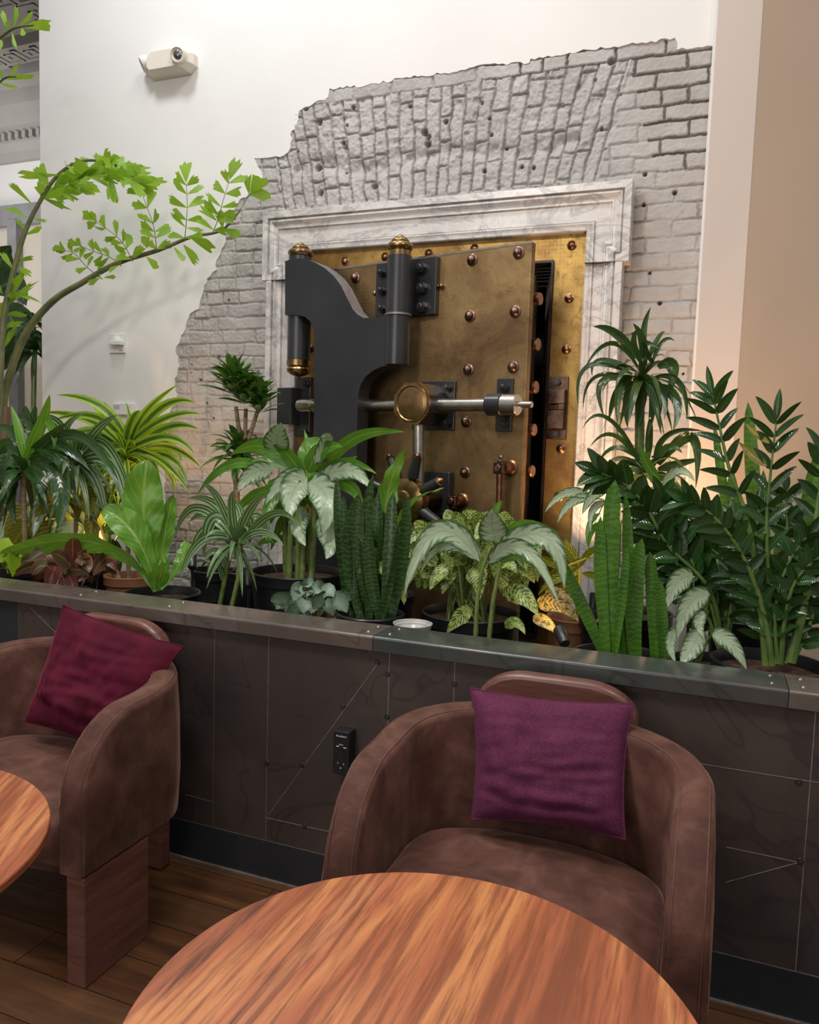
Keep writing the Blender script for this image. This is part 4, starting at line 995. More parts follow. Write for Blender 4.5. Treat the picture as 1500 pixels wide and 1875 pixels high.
def pstem(mb, pts, Y, w0, w1, n=8, dy=0, sub=6, rings=0):
    P = []; Rr = []; m_ = len(pts)
    V = [W3(x, y, Y+dy*i/(m_-1)) for i, (x, y) in enumerate(pts)]
    for i in range(m_-1):
        p0 = V[max(i-1, 0)]; p1 = V[i]; p2 = V[i+1]; p3 = V[min(i+2, m_-1)]
        for k in range(sub):
            t = k/sub; q = .5*((2*p1)+(p2-p0)*t+(2*p0-5*p1+4*p2-p3)*t*t+(3*p1-p0-3*p2+p3)*t**3); P.append(q)
    P.append(V[-1]); s_ = pxm(Y, pts[0][0])
    for i in range(len(P)):
        a = i/(len(P)-1); r_ = (w0+(w1-w0)*a)*.5*s_
        if rings: r_ *= 1+.10*(1 if i % 2 else -.4)
        Rr.append(r_)
    mb.tube(P, Rr, n); return P
def rosette(mb, c, n, L, w, e0=80, e1=-10, droop=.35, shape='strap', az0=0, azr=360, mi=0, Lj=.25, fold=.2, wave=0, axis=None, nu=9):
    c = Vector(c)
    for i in range(n):
        a = math.radians(az0+(i*137.5) % azr) if azr == 360 else math.radians(az0+LR.uniform(0, azr))
        q = i/max(1, n-1); el = math.radians(e0+(e1-e0)*q+LR.uniform(-9, 9)); l = L*LR.uniform(1-Lj, 1)*(.75+.25*min(1, q*2.5))
        d = Vector((math.cos(a)*math.cos(el), math.sin(a)*math.cos(el), math.sin(el)))
        A = c+Vector((0, 0, -.25*L*q*.3)); B = A+d*l*.52+Vector((0, 0, -.02*droop*l)); C_ = A+d*l*.9+Vector((0, 0, -droop*l*(.35+.65*math.cos(el))))
        ref = Vector((-math.cos(a)*.3, -math.sin(a)*.3, 1)).normalized()
        leaf(mb, A, B, C_, w*LR.uniform(.8, 1.1), shape, roll=LR.uniform(-.5, .5), fold=fold, up=ref, mi=mi, wave=wave, nu=nu)
BED = .52
def potted(name, label, px, Y, rim_px, r, kind='pot', h=None, rimz=None, ribbed=False, group=None, floor=BED, sy=1):
    # pot standing on the bed (or floor), with rim at the height seen in the photo
    x = onY(px, 900, Y).x; z = rimz if rimz is not None else onY(px, rim_px, Y).z
    t = thing(name, label, 'plant', (x, Y, floor), group)
    H = z-floor; rb = r*.80
    M_ = Matrix.Translation((x, Y, floor)); mb = MB()
    pr = [(0, 0), (rb, 0), (rb+.002, .004)]
    if ribbed:
        for k in range(5): q = .1+.6*k/5; pr += [(rb+(r-rb)*q, H*q), (rb+(r-rb)*q+.003, H*q+.003), (rb+(r-rb)*(q+.03), H*(q+.04))]
    pr += [(r-.004, H-.045), (r+.004, H-.042), (r+.005, H-.010), (r+.007, H-.004), (r+.004, H), (r-.002, H), (r-.006, H-.006), (r-.008, H-.035), (r-.012, H-.06), (0, H-.06)]
    mb.lathe(pr, 36, M_, cap0=False, cap1=False); obj('pot', mb, kind, t, ang=50)
    rows = []; rs = r-.009; zz = floor+H-.034
    for i in range(7):
        rr = rs*i/6 if i else .0005
        rows.append([(x+rr*math.cos(2*PI*k/28), Y+rr*math.sin(2*PI*k/28), zz+.006*noise.noise(Vector((rr*60*math.cos(2*PI*k/28)+x, rr*60*math.sin(2*PI*k/28), Y)))) for k in range(28)])
    mb = MB(); mb.grid(rows, cv=True, flip=False); obj('soil', mb, 'soil', t, ang=180)
    t['_soil'] = zz; t['_x'] = x
    return t, Vector((x, Y, zz))
def fol(mb, t, mats, nm='foliage', label=None): return obj(nm, mb, mats, t, ang=180, label=label)
def bstem(mb, base, top, r0, r1, n=8, sag=0, rings=0, side=None):
    A = Vector(base)-Vector((0, 0, .015)); B = Vector(top); P = []; m_ = 16; off = Vector((LR.uniform(-.02, .02), LR.uniform(-.02, .02), 0)) if side is None else Vector(side)
    for i in range(m_+1):
        t = i/m_; P.append(A.lerp(B, t)+off*math.sin(PI*t))
    R_ = [(r0+(r1-r0)*i/m_)*(1+(.10*(1 if i % 2 else -.3)) if rings else 1) for i in range(m_+1)]
    mb.tube(P, R_, n)

# ---- 1 fishtail palm at the far left
Yp = 2.95
t, s0 = potted('fishtail_palm', 'tall fishtail palm arching bright jagged fronds over the left wall', -25, Yp, 1035, .14)
mb = MB(); pstem(mb, [(-22, 1060), (-8, 900), (3, 760), (14, 700), (45, 615), (95, 553), (150, 518), (215, 482), (290, 458), (350, 434), (405, 422), (440, 385)], Yp, 15, 2.2, 10, dy=.22)
obj('stem', mb, 'stem_olive', t)
mb = MB(); pstem(mb, [(-20, 1060), (-6, 860), (0, 700), (8, 575), (28, 485), (46, 425), (71, 373), (105, 322), (150, 295), (205, 300), (245, 325), (262, 345)], Yp-.05, 11, 1.5, 8, dy=.18)
obj('stem', mb, 'stem_olive', t)
mb = MB(); pstem(mb, [(-22, 1060), (-30, 700), (-50, 300), (-30, 120), (15, 58), (62, 46)], Yp-.1, 10, 2, 8, dy=-.1); pstem(mb, [(-42, 420), (-38, 220), (0, 150), (30, 140)], Yp-.12, 5, 2, 6); obj('stem', mb, 'stem_olive', t)
mb = MB(); pstem(mb, [(-14, 1060), (-2, 900), (4, 800), (8, 745)], Yp-.03, 30, 17, 10, dy=.05); obj('sheath', mb, 'stem_brown', t)
mbl = MB()
def subfrond(pts, Y, n, L, w, side=1, dense=1, dy=.0, tip=True, spread=62):
    mbs = MB(); P = pstem(mbs, pts, Y, 1.6, .8, 5, dy=dy, sub=5); m_ = len(P); obj('leaf_stalk', mbs, 'stem_olive', t)
    dirs = []
    for k in range(n):
        q = .12+.86*k/max(1, n-1); i = min(m_-2, int(q*(m_-1))); p = P[i]; T = (P[i+1]-P[i]).normalized(); V_ = (EYE-p).normalized(); S = T.cross(V_).normalized()
        for sd in ((1, -1) if side == 1 else (side,)):
            a = math.radians(LR.uniform(spread-22, spread+12)*(1-.35*q)); l = L*pxm(Y)*LR.uniform(.75, 1.12)*(1-.25*abs(q-.6))
            d = (T*math.cos(a)+S*sd*math.sin(a)+V_*LR.uniform(-.25, .25)+Vector((0, 0, LR.uniform(-.22, .05)))).normalized()
            fish(mbl, p, p+d*l, w*pxm(Y)*LR.uniform(.8, 1.15), LR.uniform(-.9, .9))
    if tip:
        T = (P[-1]-P[-3]).normalized(); fish(mbl, P[-1], P[-1]+T*L*1.1*pxm(Y), w*1.3*pxm(Y), LR.uniform(-.3, .3))
Yf = Yp+.12
subfrond([(187, 511), (160, 490), (138, 466), (118, 458)], Yf, 5, 38, 15)
subfrond([(222, 487), (200, 470), (179, 463), (145, 450)], Yf, 5, 38, 16)
subfrond([(243, 479), (228, 450), (209, 429), (172, 404)], Yf, 6, 40, 19)
subfrond([(287, 461), (284, 430), (278, 403), (258, 350)], Yf, 6, 40, 20)
subfrond([(338, 440), (341, 410), (343, 373), (341, 335)], Yf, 6, 42, 20, spread=78)
subfrond([(390, 425), (400, 400), (407, 373), (420, 330)], Yf, 6, 42, 21, spread=75)
subfrond([(405, 422), (430, 400), (448, 370), (458, 355)], Yf+.05, 2, 40, 26)
for a, b, c, d, w in [(335, 447, 362, 482, 24), (318, 452, 340, 478, 14), (268, 470, 292, 492, 20), (345, 432, 390, 456, 26), (270, 455, 262, 430, 26), (190, 508, 212, 506, 10), (245, 474, 262, 448, 20)]:
    fish(mbl, W3(a, b, Yf), W3(c, d, Yf-.03), w*pxm(Yf), LR.uniform(-.5, .5))
for q in range(12):      # the dense bright frond above
    LR.random()
    x = 78+q*15.5; y = 362-q*8.2 if q < 7 else 306+(q-7)*7
    for s_ in range(5):
        a = LR.uniform(-70, 55) if s_ > 1 else LR.uniform(-150, -60); l = LR.uniform(34, 68); ar = math.radians(a)
        fish(mbl, W3(x, y, Yf-.05), W3(x+math.cos(ar)*l, y+math.sin(ar)*l*.62, Yf-.05+LR.uniform(-.12, .10)), LR.uniform(16, 30)*pxm(Yf), LR.uniform(-1, 1))
for a, b, c, d, w in [(90, 340, 62, 300, 34), (110, 320, 20, 325, 22), (60, 375, 5, 322, 16), (52, 400, 8, 372, 18), (100, 335, 122, 352, 16), (75, 365, 120, 352, 20), (235, 305, 262, 310, 20), (205, 325, 205, 372, 30), (160, 320, 145, 350, 22), (46, 425, 30, 395, 14), (60, 400, 84, 404, 10), (200, 350, 212, 370, 18), (45, 430, 78, 420, 14),
                      (10, 560, 62, 515, 20), (10, 555, 40, 500, 24), (5, 540, -20, 490, 20), (8, 575, 45, 575, 16), (5, 600, 40, 592, 22), (5, 590, -5, 545, 26), (30, 485, 55, 502, 16), (25, 495, 0, 455, 20), (30, 480, 60, 470, 12), (5, 640, 30, 600, 18), (0, 570, 30, 540, 22), (10, 530, 70, 548, 12)]:
    fish(mbl, W3(a, b, Yf-.08), W3(c, d, Yf-.12), w*pxm(Yf), LR.uniform(-.7, .7))
for a, b, c, d, w in [(38, 50, 100, 42, 26), (30, 52, 66, 20, 12), (25, 54, 32, 8, 12), (15, 58, 2, 15, 14), (22, 58, 28, 88, 10), (10, 60, 16, 36, 10), (0, 65, 2, 90, 12), (40, 50, 42, 66, 14), (12, 146, 56, 136, 14), (8, 148, 38, 116, 9), (5, 150, 0, 120, 8), (-5, 150, 30, 160, 10)]:
    fish(mbl, W3(a, b, Yf-.2), W3(c, d, Yf-.22), w*pxm(Yf-.2), LR.uniform(-.5, .5))
fol(mbl, t, 'fishtail_leaf')

# ---- plants in the hall beyond the end of the wall
def hallpot(name, label, px, Y, r, H):
    x = onY(px, 700, Y).x; t = thing(name, label, 'plant', (x, Y, 0)); mb = MB()
    mb.lathe([(0, 0), (r*.8, 0), (r, H-.03), (r+.01, H), (r-.02, H), (r-.02, H-.04), (0, H-.04)], 30, Matrix.Translation((x, Y, 0)), cap0=False); obj('pot', mb, 'pot', t); return t, Vector((x, Y, H-.04))
Yh = 4.5
t, s0 = hallpot('fiddle_leaf_fig', 'fiddle leaf fig with one big hanging leaf beside the end of the wall', -8, Yh, .2, .5)
mb = MB(); top = W3(-6, 520, Yh); bstem(mb, s0, top, .02, .010); obj('trunk', mb, 'stem_brown', t)
mb = MB()
pleaf(mb, 14, 572, 30, 620, 14, 668, 54, Yh, 0, 'ovate', roll=.1, fold=.12, wave=.01)
for a in [(-6, 540, 20, 520, 48, 560, 44), (-5, 530, -30, 500, -60, 520, 46), (-6, 560, -30, 580, -50, 640, 44), (-6, 525, 0, 480, 20, 450, 40), (-4, 580, 30, 575, 66, 590, 34), (0, 600, 10, 640, -20, 690, 40)]: pleaf(mb, *a, Y=Yh, dy=.1, shape='ovate', wave=.01)
fol(mb, t, 'fig_leaf')
t, s0 = hallpot('dracaena', 'dark leafy dracaena half hidden behind the left end of the wall', 66, Yh+.1, .16, .45)
mb = MB(); top = W3(66, 640, Yh+.1); bstem(mb, s0, top, .014, .009); bstem(mb, s0, W3(60, 655, Yh+.1), .010, .007); obj('trunk', mb, 'cane_green', t)
mb = MB(); rosette(mb, top, 26, .34, .045, 75, -40, .5); rosette(mb, W3(56, 600, Yh+.1), 14, .26, .05, 75, -40, .5); fol(mb, t, 'dark_strap_leaf')
t, s0 = hallpot('striped_bromeliad', 'white-striped leafy plant low down behind the left end of the wall', 60, Yh-.25, .15, .75)
mb = MB(); c = W3(60, 790, Yh-.25); rosette(mb, c, 22, .34, .05, 80, 5, .3); bs = MB(); bstem(bs, s0, c, .02, .02); obj('stem', bs, 'cane_green', t); fol(mb, t, 'white_striped_leaf')

# ---- left group
t, s0 = potted('corn_dracaena', 'dark glossy corn plant with drooping broad leaves at the far left of the planter', 46, 2.62, 1032, .13)
mb = MB(); bstem(mb, s0, W3(42, 868, 2.62), .012, .011, rings=1, side=(0, 0, 0)); obj('cane', mb, 'cane_ringed', t)
mb = MB(); Y = 2.62
for a in [(69, 817, 112, 838, 127, 892, 34), (98, 846, 112, 900, 106, 968, 30), (42, 850, 20, 858, 13, 915, 32), (40, 845, 8, 822, -8, 885, 28), (48, 835, 100, 812, 165, 862, 22), (45, 850, 30, 800, -5, 778, 18), (45, 850, 60, 800, 40, 760, 16), (50, 855, 95, 850, 150, 930, 22), (42, 860, 70, 880, 78, 940, 24), (40, 850, 10, 880, -4, 950, 26), (40, 865, 20, 900, 30, 960, 20), (45, 840, 90, 800, 120, 775, 14), (60, 835, 150, 800, 230, 920, 18), (42, 855, 5, 850, -30, 900, 30)]:
    pleaf(mb, *a, Y=Y, shape='strap', fold=.25, wave=.003)
rosette(mb, W3(42, 862, Y), 18, .26, .036, 60, -50, .45); fol(mb, t, 'dark_strap_leaf')
mb = MB()
for a in [(44, 845, 74, 780, 91, 722, 18), (75, 758, 96, 785, 99, 820, 14), (45, 840, 35, 790, 20, 742, 14)]: pleaf(mb, *a, Y=Y-.02, shape='strap')
fol(mb, t, 'bright_strap_leaf', 'young_leaves', label='fresh bright green young leaves')

t, s0 = potted('lemon_lime_dracaena', 'yellow-green striped dracaena spraying long leaves across the brick edge', 236, 2.95, 1052, .11, kind='terracotta')
mb = MB(); bstem(mb, s0, W3(232, 838, 2.95), .010, .009, rings=1, side=(0, 0, 0)); obj('cane', mb, 'cane_ringed', t)
mb = MB(); bstem(mb, s0+Vector((-.05, 0, 0)), W3(166, 880, 2.95), .013, .014, rings=1, side=(-.03, 0, 0)); obj('cane', mb, 'cane_ringed', t)
mb = MB(); Y = 2.95
cr_ = (230, 815)
for k in range(26):
    a = LR.uniform(0, 2*PI); l = LR.uniform(60, 125); pleaf(mb, 232+LR.uniform(-10, 10), 850+LR.uniform(-10, 20), 232+math.cos(a)*l*.6, 845+math.sin(a)*30-22, 232+math.cos(a)*l, 870+math.sin(a)*50, 15, Y=Y+.08, dy=LR.uniform(-.1, .2), shape='strap', fold=.3)
for x1, y1, x2, y2, w in [(190, 748, 104, 723, 14), (180, 745, 130, 727, 12), (262, 760, 326, 704, 12), (290, 750, 357, 737, 15), (300, 768, 367, 758, 13), (300, 785, 364, 786, 15), (300, 800, 357, 832, 13), (300, 815, 369, 857, 14), (240, 770, 257, 752, 14), (180, 765, 97, 770, 13), (170, 790, 104, 812, 15), (255, 770, 300, 722, 9), (215, 775, 190, 735, 11), (180, 800, 120, 850, 16), (270, 830, 340, 880, 14), (190, 830, 140, 880, 14), (240, 780, 230, 735, 10), (165, 770, 70, 755, 12), (285, 835, 350, 905, 12), (205, 840, 165, 900, 13)]:
    pleaf(mb, cr_[0]+LR.uniform(-6, 6), cr_[1]+LR.uniform(0, 22), x1, y1, x2, y2, w*1.15, Y=Y, dy=LR.uniform(-.25, .15), shape='strap', fold=.3)
rosette(mb, W3(230, 835, Y), 24, .30, .028, 62, -40, .45); rosette(mb, W3(166, 878, Y), 20, .24, .028, 70, -30, .45)
fol(mb, t, 'lemon_striped_leaf')

t, s0 = potted('birds_nest_fern', 'birds nest fern with one broad upright wavy frond, in a black pot', 297, 2.47, 1084, .145)
mb = MB(); Y = 2.47
pleaf(mb, 288, 1082, 264, 960, 270, 842, 68, Y=Y, dy=.03, shape='paddle', roll=.12, fold=.22, wave=.009, nu=26, nv=6)
pleaf(mb, 284, 1080, 250, 985, 188, 932, 50, Y=Y, dy=-.08, shape='paddle', roll=-.25, fold=.3, wave=.006, nu=24, nv=6)
pleaf(mb, 282, 1075, 165, 992, -4, 1018, 40, Y=Y, dy=-.05, shape='paddle', roll=.7, fold=.3, wave=.006, nu=26, nv=6)
pleaf(mb, 292, 1080, 300, 990, 318, 905, 30, Y=Y, dy=.12, shape='paddle', roll=-.5, wave=.006, nu=20)
pleaf(mb, 296, 1080, 330, 1030, 340, 990, 24, Y=Y, dy=.1, shape='paddle', roll=.5, wave=.005, nu=20)
pleaf(mb, 286, 1080, 268, 1010, 225, 945, 30, Y=Y, dy=.16, shape='paddle', roll=.4, wave=.006, nu=20)
for k in range(7): pleaf(mb, 290+LR.uniform(-6, 6), 1082, 292+LR.uniform(-14, 14), 1050, 290+LR.uniform(-28, 30), 1010+LR.uniform(-10, 20), 12, Y=Y, shape='lance')
fol(mb, t, 'birdnest_leaf')

def bushy(name, label, cx, cy, sx_, sy_, n, l, w, Y, mats, mw=None, potpx=None, rim=1060, r=.10, stemmat='stem_pink', shape='ovate', seed=1, kind='pot', down=.6, stems=8, group=None, rimz=None):
    R = random.Random(seed); t, s0 = potted(name, label, potpx or cx, Y, rim, r, kind, group=group, rimz=rimz); mb = MB(); ms = MB()
    s_ = pxm(Y, cx)
    for i in range(n):
        a = R.uniform(0, 2*PI); q = math.sqrt(R.uniform(.03, 1)); x = cx+math.cos(a)*q*sx_; y = cy+math.sin(a)*q*sy_; yy = Y+R.uniform(-.12, .10)
        hx = (x-cx)/max(sx_, 1); hy = (y-cy)/max(sy_, 1); ll = l*R.uniform(.7, 1.1)
        dx = hx*.9+R.uniform(-.5, .5); dz = -hy*.6-down+R.uniform(-.6, .7); d = Vector((dx, R.uniform(-.8, .15), dz)).normalized()
        A = W3(x, y, yy)-d*ll*s_*.5; B = A+d*ll*s_*.55+Vector((0, 0, .10*ll*s_)); C_ = A+d*ll*s_+Vector((0, 0, -.10*ll*s_))
        leaf(mb, A, B, C_, w*s_*R.uniform(.75, 1.1), shape, roll=R.uniform(-.7, .7), fold=.22, mi=(i % len(mats)) if mw is None else (0 if R.random() < mw else 1), nu=9, wave=.002)
        if i < stems*3 and i % 3 == 0:
            base = s0+Vector((R.uniform(-.5, .5)*r, R.uniform(-.5, .5)*r, -.01)); ms.tube([base, base.lerp(A, .55)+Vector((0, 0, .03)), A], [.0045, .0035, .0022], 6)
    fol(mb, t, mats); obj('stems', ms, stemmat, t); return t, s0
bushy('red_aglaonema', 'low aglaonema with red-edged leaves and pink stems behind the left capping', 128, 1038, 78, 34, 30, 48, 24, 2.50, ['red_leaf', 'crimson_leaf'], .72, 118, 1080, .10, seed=4, down=.2)
bushy('lime_pothos', 'small lime green vine at the far left edge of the planter', 10, 1022, 26, 22, 10, 36, 26, 2.48, ['lime_leaf'], None, -6, 1076, .075, 'cane_green', 'heart', 5)
bushy('golden_aglaonema', 'yellow-veined leafy plant under the corn plant, lit amber from below', 95, 945, 95, 52, 34, 78, 36, 2.86, ['silver_leaf', 'amber_leaf'], .5, 100, 1040, .15, 'cane_green', seed=8, down=.8)
bushy('green_calathea', 'dark green filler plant behind the birds nest fern', 205, 960, 60, 60, 20, 66, 24, 3.05, ['dark_strap_leaf', 'lemon_striped_leaf'], .6, 175, 1045, .11, 'cane_green', seed=9, shape='lance', down=.5)

# ---- second striped plant on the left
t, s0 = potted('dracaena', 'grey-green striped dracaena between the corn plant and the lemon dracaena', 138, 2.78, 1045, .10)
mb = MB(); bstem(mb, s0, W3(140, 850, 2.78), .011, .009, rings=1, side=(0, 0, 0)); obj('cane', mb, 'cane_ringed', t)
mb = MB(); Y = 2.74
for a in [(140, 845, 190, 810, 246, 925, 22), (140, 845, 190, 825, 222, 880, 18), (140, 845, 175, 790, 215, 760, 16), (138, 845, 120, 790, 155, 757, 14), (138, 850, 95, 800, 65, 850, 18), (140, 850, 200, 850, 232, 950, 20), (140, 850, 150, 800, 195, 835, 18), (138, 850, 110, 850, 90, 910, 18), (140, 845, 100, 770, 60, 790, 16), (142, 850, 175, 880, 195, 960, 18)]: pleaf(mb, *a, Y=Y, shape='strap', fold=.28)
rosette(mb, W3(140, 850, Y), 30, .25, .030, 65, -50, .5); fol(mb, t, 'white_striped_leaf')

# ---- white-striped dracaena
t, s0 = potted('striped_dracaena', 'white-striped dracaena on two bare canes just behind the ledge', 416, 2.44, 1112, .10, rimz=.80)
for b_, c_, d_ in (((402, 1112), (412, 1060), (424, 1000)), ((424, 1112), (436, 1060), (440, 985))):
    mb = MB(); A = W3(*b_, 2.44); P = [s0+Vector((A.x-s0.x, 0, -.01)), A, W3(*c_, 2.44), W3(*d_, 2.44)]
    PP = []
    for i in range(3):
        for k in range(6): PP.append(P[i].lerp(P[i+1], k/6))
    PP.append(P[3]); mb.tube(PP, [.0085*(1+(.12 if i % 2 else -.06)) for i in range(len(PP))], 10); obj('cane', mb, 'cane_green', t)
mb = MB(); Y = 2.44
for x0, y0, x1, y1, x2, y2, w in [(430, 985, 395, 925, 345, 912, 18), (430, 990, 385, 945, 346, 956, 16), (428, 990, 392, 950, 372, 1020, 26), (436, 985, 455, 950, 457, 1000, 22), (440, 985, 470, 945, 494, 995, 18), (436, 985, 460, 930, 490, 905, 16), (432, 985, 425, 930, 428, 898, 18), (425, 1000, 380, 970, 345, 1035, 22), (440, 995, 480, 975, 520, 1000, 15), (430, 990, 400, 915, 370, 885, 14), (415, 1040, 395, 1010, 376, 1026, 14), (412, 1070, 404, 1040, 400, 1020, 10), (436, 985, 440, 935, 415, 915, 16), (430, 985, 360, 930, 320, 985, 17), (445, 990, 500, 940, 545, 960, 16), (430, 990, 370, 990, 330, 1060, 18)]:
    pleaf(mb, x0, y0, x1, y1, x2, y2, w, Y=Y, dy=LR.uniform(-.12, .1), shape='strap', fold=.28)
rosette(mb, W3(432, 992, Y), 22, .19, .022, 70, -45, .45); fol(mb, t, 'white_striped_leaf')

# ---- compact dracaena with stacked heads
t, s0 = potted('compact_dracaena', 'compact dracaena with dark tufted heads on bare canes before the brick', 441, 3.02, 1044, .085, group=None)
mb = MB(); bstem(mb, s0, W3(430, 862, 3.02), .014, .012, rings=1, side=(.01, 0, 0)); obj('cane', mb, 'cane_ringed', t)
for a, b, c, d in ((440, 805, 432, 745), (449, 805, 450, 748), (455, 805, 472, 752)):
    mb = MB(); Q = W3(a, b+30, 3.02); mb.tube([Q, W3(a, b, 3.02), W3(c, d, 3.02)], [.011, .010, .009], 8); obj('cane', mb, 'cane_ringed', t)
mb = MB()
for cx_, cy_, L_ in ((428, 716, .20), (449, 735, .16), (476, 752, .16)):
    c = W3(cx_, cy_, 3.02)
    for k in range(5): rosette(mb, c+Vector((0, 0, .022*k)), 13, L_*(1-.07*k), .030, 72, 12, .10, 'lance', az0=k*29, Lj=.15, nu=6)
c = W3(437, 848, 3.02)
for k in range(5): rosette(mb, c+Vector((0, 0, .022*k)), 14, .21, .032, 70, -30, .22, 'lance', az0=k*31, nu=6)
fol(mb, t, 'compact_leaf')
x = onY(390, 900, 3.0).x
t, s0 = potted('small_dracaena', 'small dark plant in the square-shouldered pot left of the compact dracaena', 392, 2.98, 1042, .095, ribbed=True)
mb = MB(); rosette(mb, s0+Vector((0, 0, .05)), 12, .15, .024, 80, 0, .4); fol(mb, t, 'dark_strap_leaf')

# ---- big silver aglaonema in the wide black pot
t, s0 = potted('silver_aglaonema', 'large silver-leaved aglaonema in a wide black pot before the crane hinge', 548, 2.75, 1045, .185, ribbed=True)
for a, b in ((522, 940), (535, 915), (548, 900), (560, 930), (568, 950), (577, 905)):
    mb = MB(); A = Vector((W3(a+2, 1040, 2.75).x, 2.75+LR.uniform(-.04, .04), s0.z-.01)); mb.tube([A.lerp(W3(a, b, 2.75), k/14) for k in range(15)], [.013*(1+(.08 if k % 2 else -.04)) for k in range(15)], 10); obj('cane', mb, 'cane_green', t)
mb = MB(); mg = MB(); Y = 2.70
for x0, y0, x1, y1, x2, y2, w in [(563, 876, 537, 900, 533, 950, 54), (566, 882, 599, 915, 589, 980, 56), (585, 945, 606, 985, 597, 1024, 44), (505, 826, 508, 800, 516, 774, 46), (500, 862, 462, 868, 434, 902, 34), (583, 878, 640, 862, 678, 896, 34), (560, 870, 520, 880, 485, 925, 30), (575, 850, 600, 805, 588, 800, 26), (560, 930, 545, 960, 560, 1000, 38)]:
    pleaf(mb, x0, y0, x1, y1, x2, y2, w, Y=Y, dy=-.10, shape='ovate', roll=LR.uniform(-.25, .25), wave=.003, nu=14)
fol(mb, t, 'silver_leaf')
for x0, y0, x1, y1, x2, y2, w in [(540, 862, 483, 818, 422, 834, 30), (533, 858, 480, 846, 446, 880, 22), (600, 850, 655, 800, 740, 791, 24), (563, 865, 590, 826, 627, 818, 34), (556, 860, 572, 815, 604, 824, 32), (583, 873, 633, 848, 690, 868, 20), (560, 850, 562, 815, 557, 786, 9), (500, 868, 425, 850, 362, 905, 18), (495, 960, 520, 925, 554, 968, 18), (470, 1000, 510, 985, 554, 1006, 14), (560, 880, 525, 830, 500, 815, 26), (580, 860, 620, 850, 655, 835, 22), (555, 900, 470, 905, 430, 950, 22), (560, 890, 500, 915, 488, 990, 26), (570, 880, 640, 890, 660, 940, 26), (555, 920, 520, 950, 495, 1010, 22), (550, 910, 530, 950, 540, 1000, 28)]:
    pleaf(mg, x0, y0, x1, y1, x2, y2, w, Y=Y+.04, dy=LR.uniform(-.15, .1), shape='ovate' if w > 20 else 'lance', roll=LR.uniform(-.5, .5), wave=.003, nu=14)
for k in range(12):
    a = LR.uniform(0, 2*PI); pleaf(mg, 555, 900, 555+40*math.cos(a), 900+25*math.sin(a), 555+80*math.cos(a), 915+55*math.sin(a), 26, Y=Y+.12, dy=.12, shape='ovate')
fol(mg, t, 'green_agl_leaf', 'green_leaves', label='plain green leaves of the aglaonema')

bushy('silver_philodendron', 'small grey-green heart-leaved vine in front of the wide black pot', 566, 1098, 66, 26, 34, 32, 30, 2.47, ['silver_heart_leaf'], None, 585, 1122, .085, 'cane_green', 'heart', 12, kind='terracotta', down=.5, rimz=.83)

# ---- snake plants
def blade(mb, a, Y, dy=.0, shape='sword', roll=None, mi=0):
    x0, y0, x1, y1, x2, y2, w = a; y0 += 16; pleaf(mb, x0, y0, x1, y1, x2, y2, w, Y=Y, dy=dy, shape=shape, roll=LR.uniform(-.4, .4) if roll is None else roll, fold=.34, nu=16, mi=mi)
def rooted(s0, px, Y): return px
t, s0 = potted('snake_plant', 'dark banded snake plant in a ribbed black pot, left of the camouflage plant', 684, 2.46, 1122, .115, ribbed=True)
mb = MB()
for a in [(655, 1125, 648, 1010, 657, 905, 38), (672, 1125, 668, 1000, 684, 868, 24), (690, 1125, 690, 1010, 693, 900, 26), (705, 1125, 715, 1010, 720, 900, 26), (715, 1122, 738, 1010, 744, 905, 22), (640, 1122, 622, 990, 617, 876, 18), (645, 1122, 634, 1000, 630, 908, 18), (682, 1125, 700, 1020, 702, 935, 24), (665, 1125, 640, 1040, 648, 960, 20), (675, 1125, 672, 1060, 660, 985, 20), (700, 1125, 680, 1050, 676, 960, 26), (695, 1125, 725, 1040, 730, 960, 20)]:
    blade(mb, a, 2.46+LR.uniform(-.03, .07), dy=LR.uniform(-.02, .06))
fol(mb, t, 'snake_leaf')
t, s0 = potted('crested_fern', 'fern with one upright pale ruffled frond in front of the handwheel', 712, 2.80, 1085, .11)
mb = MB(); Y = 2.80
pleaf(mb, 712, 1075, 706, 930, 744, 822, 46, Y=Y, dy=-.03, shape='ovate', roll=.1, wave=.010, nu=34, nv=6, jag=.12)
pleaf(mb, 715, 1075, 730, 950, 812, 894, 10, Y=Y, dy=-.05, shape='strap', wave=.006, nu=34, jag=.5)
for a in [(710, 1075, 690, 960, 670, 910, 20), (714, 1075, 730, 1000, 742, 960, 18)]: pleaf(mb, *a, Y=Y, dy=.05, shape='lance', wave=.006, nu=24)
fol(mb, t, 'birdnest_leaf')

# ---- camouflage dieffenbachia
t, s0 = bushy('camouflage_dieffenbachia', 'wide clump of cream-speckled dieffenbachia below the vault door lever', 862, 1012, 130, 60, 190, 56, 34, 2.66, ['camouflage_leaf'], None, 870, 1120, .17, 'cane_green', 'ovate', 31, down=.25, stems=28)
mb = MB(); Y = 2.50
for a in [(865, 1125, 845, 1128, 818, 1160, 36), (930, 1100, 955, 1090, 986, 1128, 46), (700, 1022, 680, 1018, 656, 1050, 26), (740, 1062, 705, 1040, 660, 1048, 28), (720, 1075, 735, 1080, 740, 1108, 24), (925, 1150, 945, 1140, 962, 1162, 24)]: pleaf(mb, *a, Y=Y, dy=-.03, shape='ovate', roll=.1, wave=.002)
fol(mb, t, 'camouflage_leaf', 'low_leaves')
mb = MB()
for a in [(985, 1112, 1020, 1105, 1060, 1138, 38), (975, 1130, 1000, 1140, 1022, 1162, 26), (1000, 1095, 1022, 1085, 1052, 1110, 24)]: pleaf(mb, *a, Y=Y, dy=-.03, shape='ovate', roll=.1)
fol(mb, t, 'amber_camouflage_leaf', 'amber_leaves', label='amber turning leaves of the dieffenbachia')

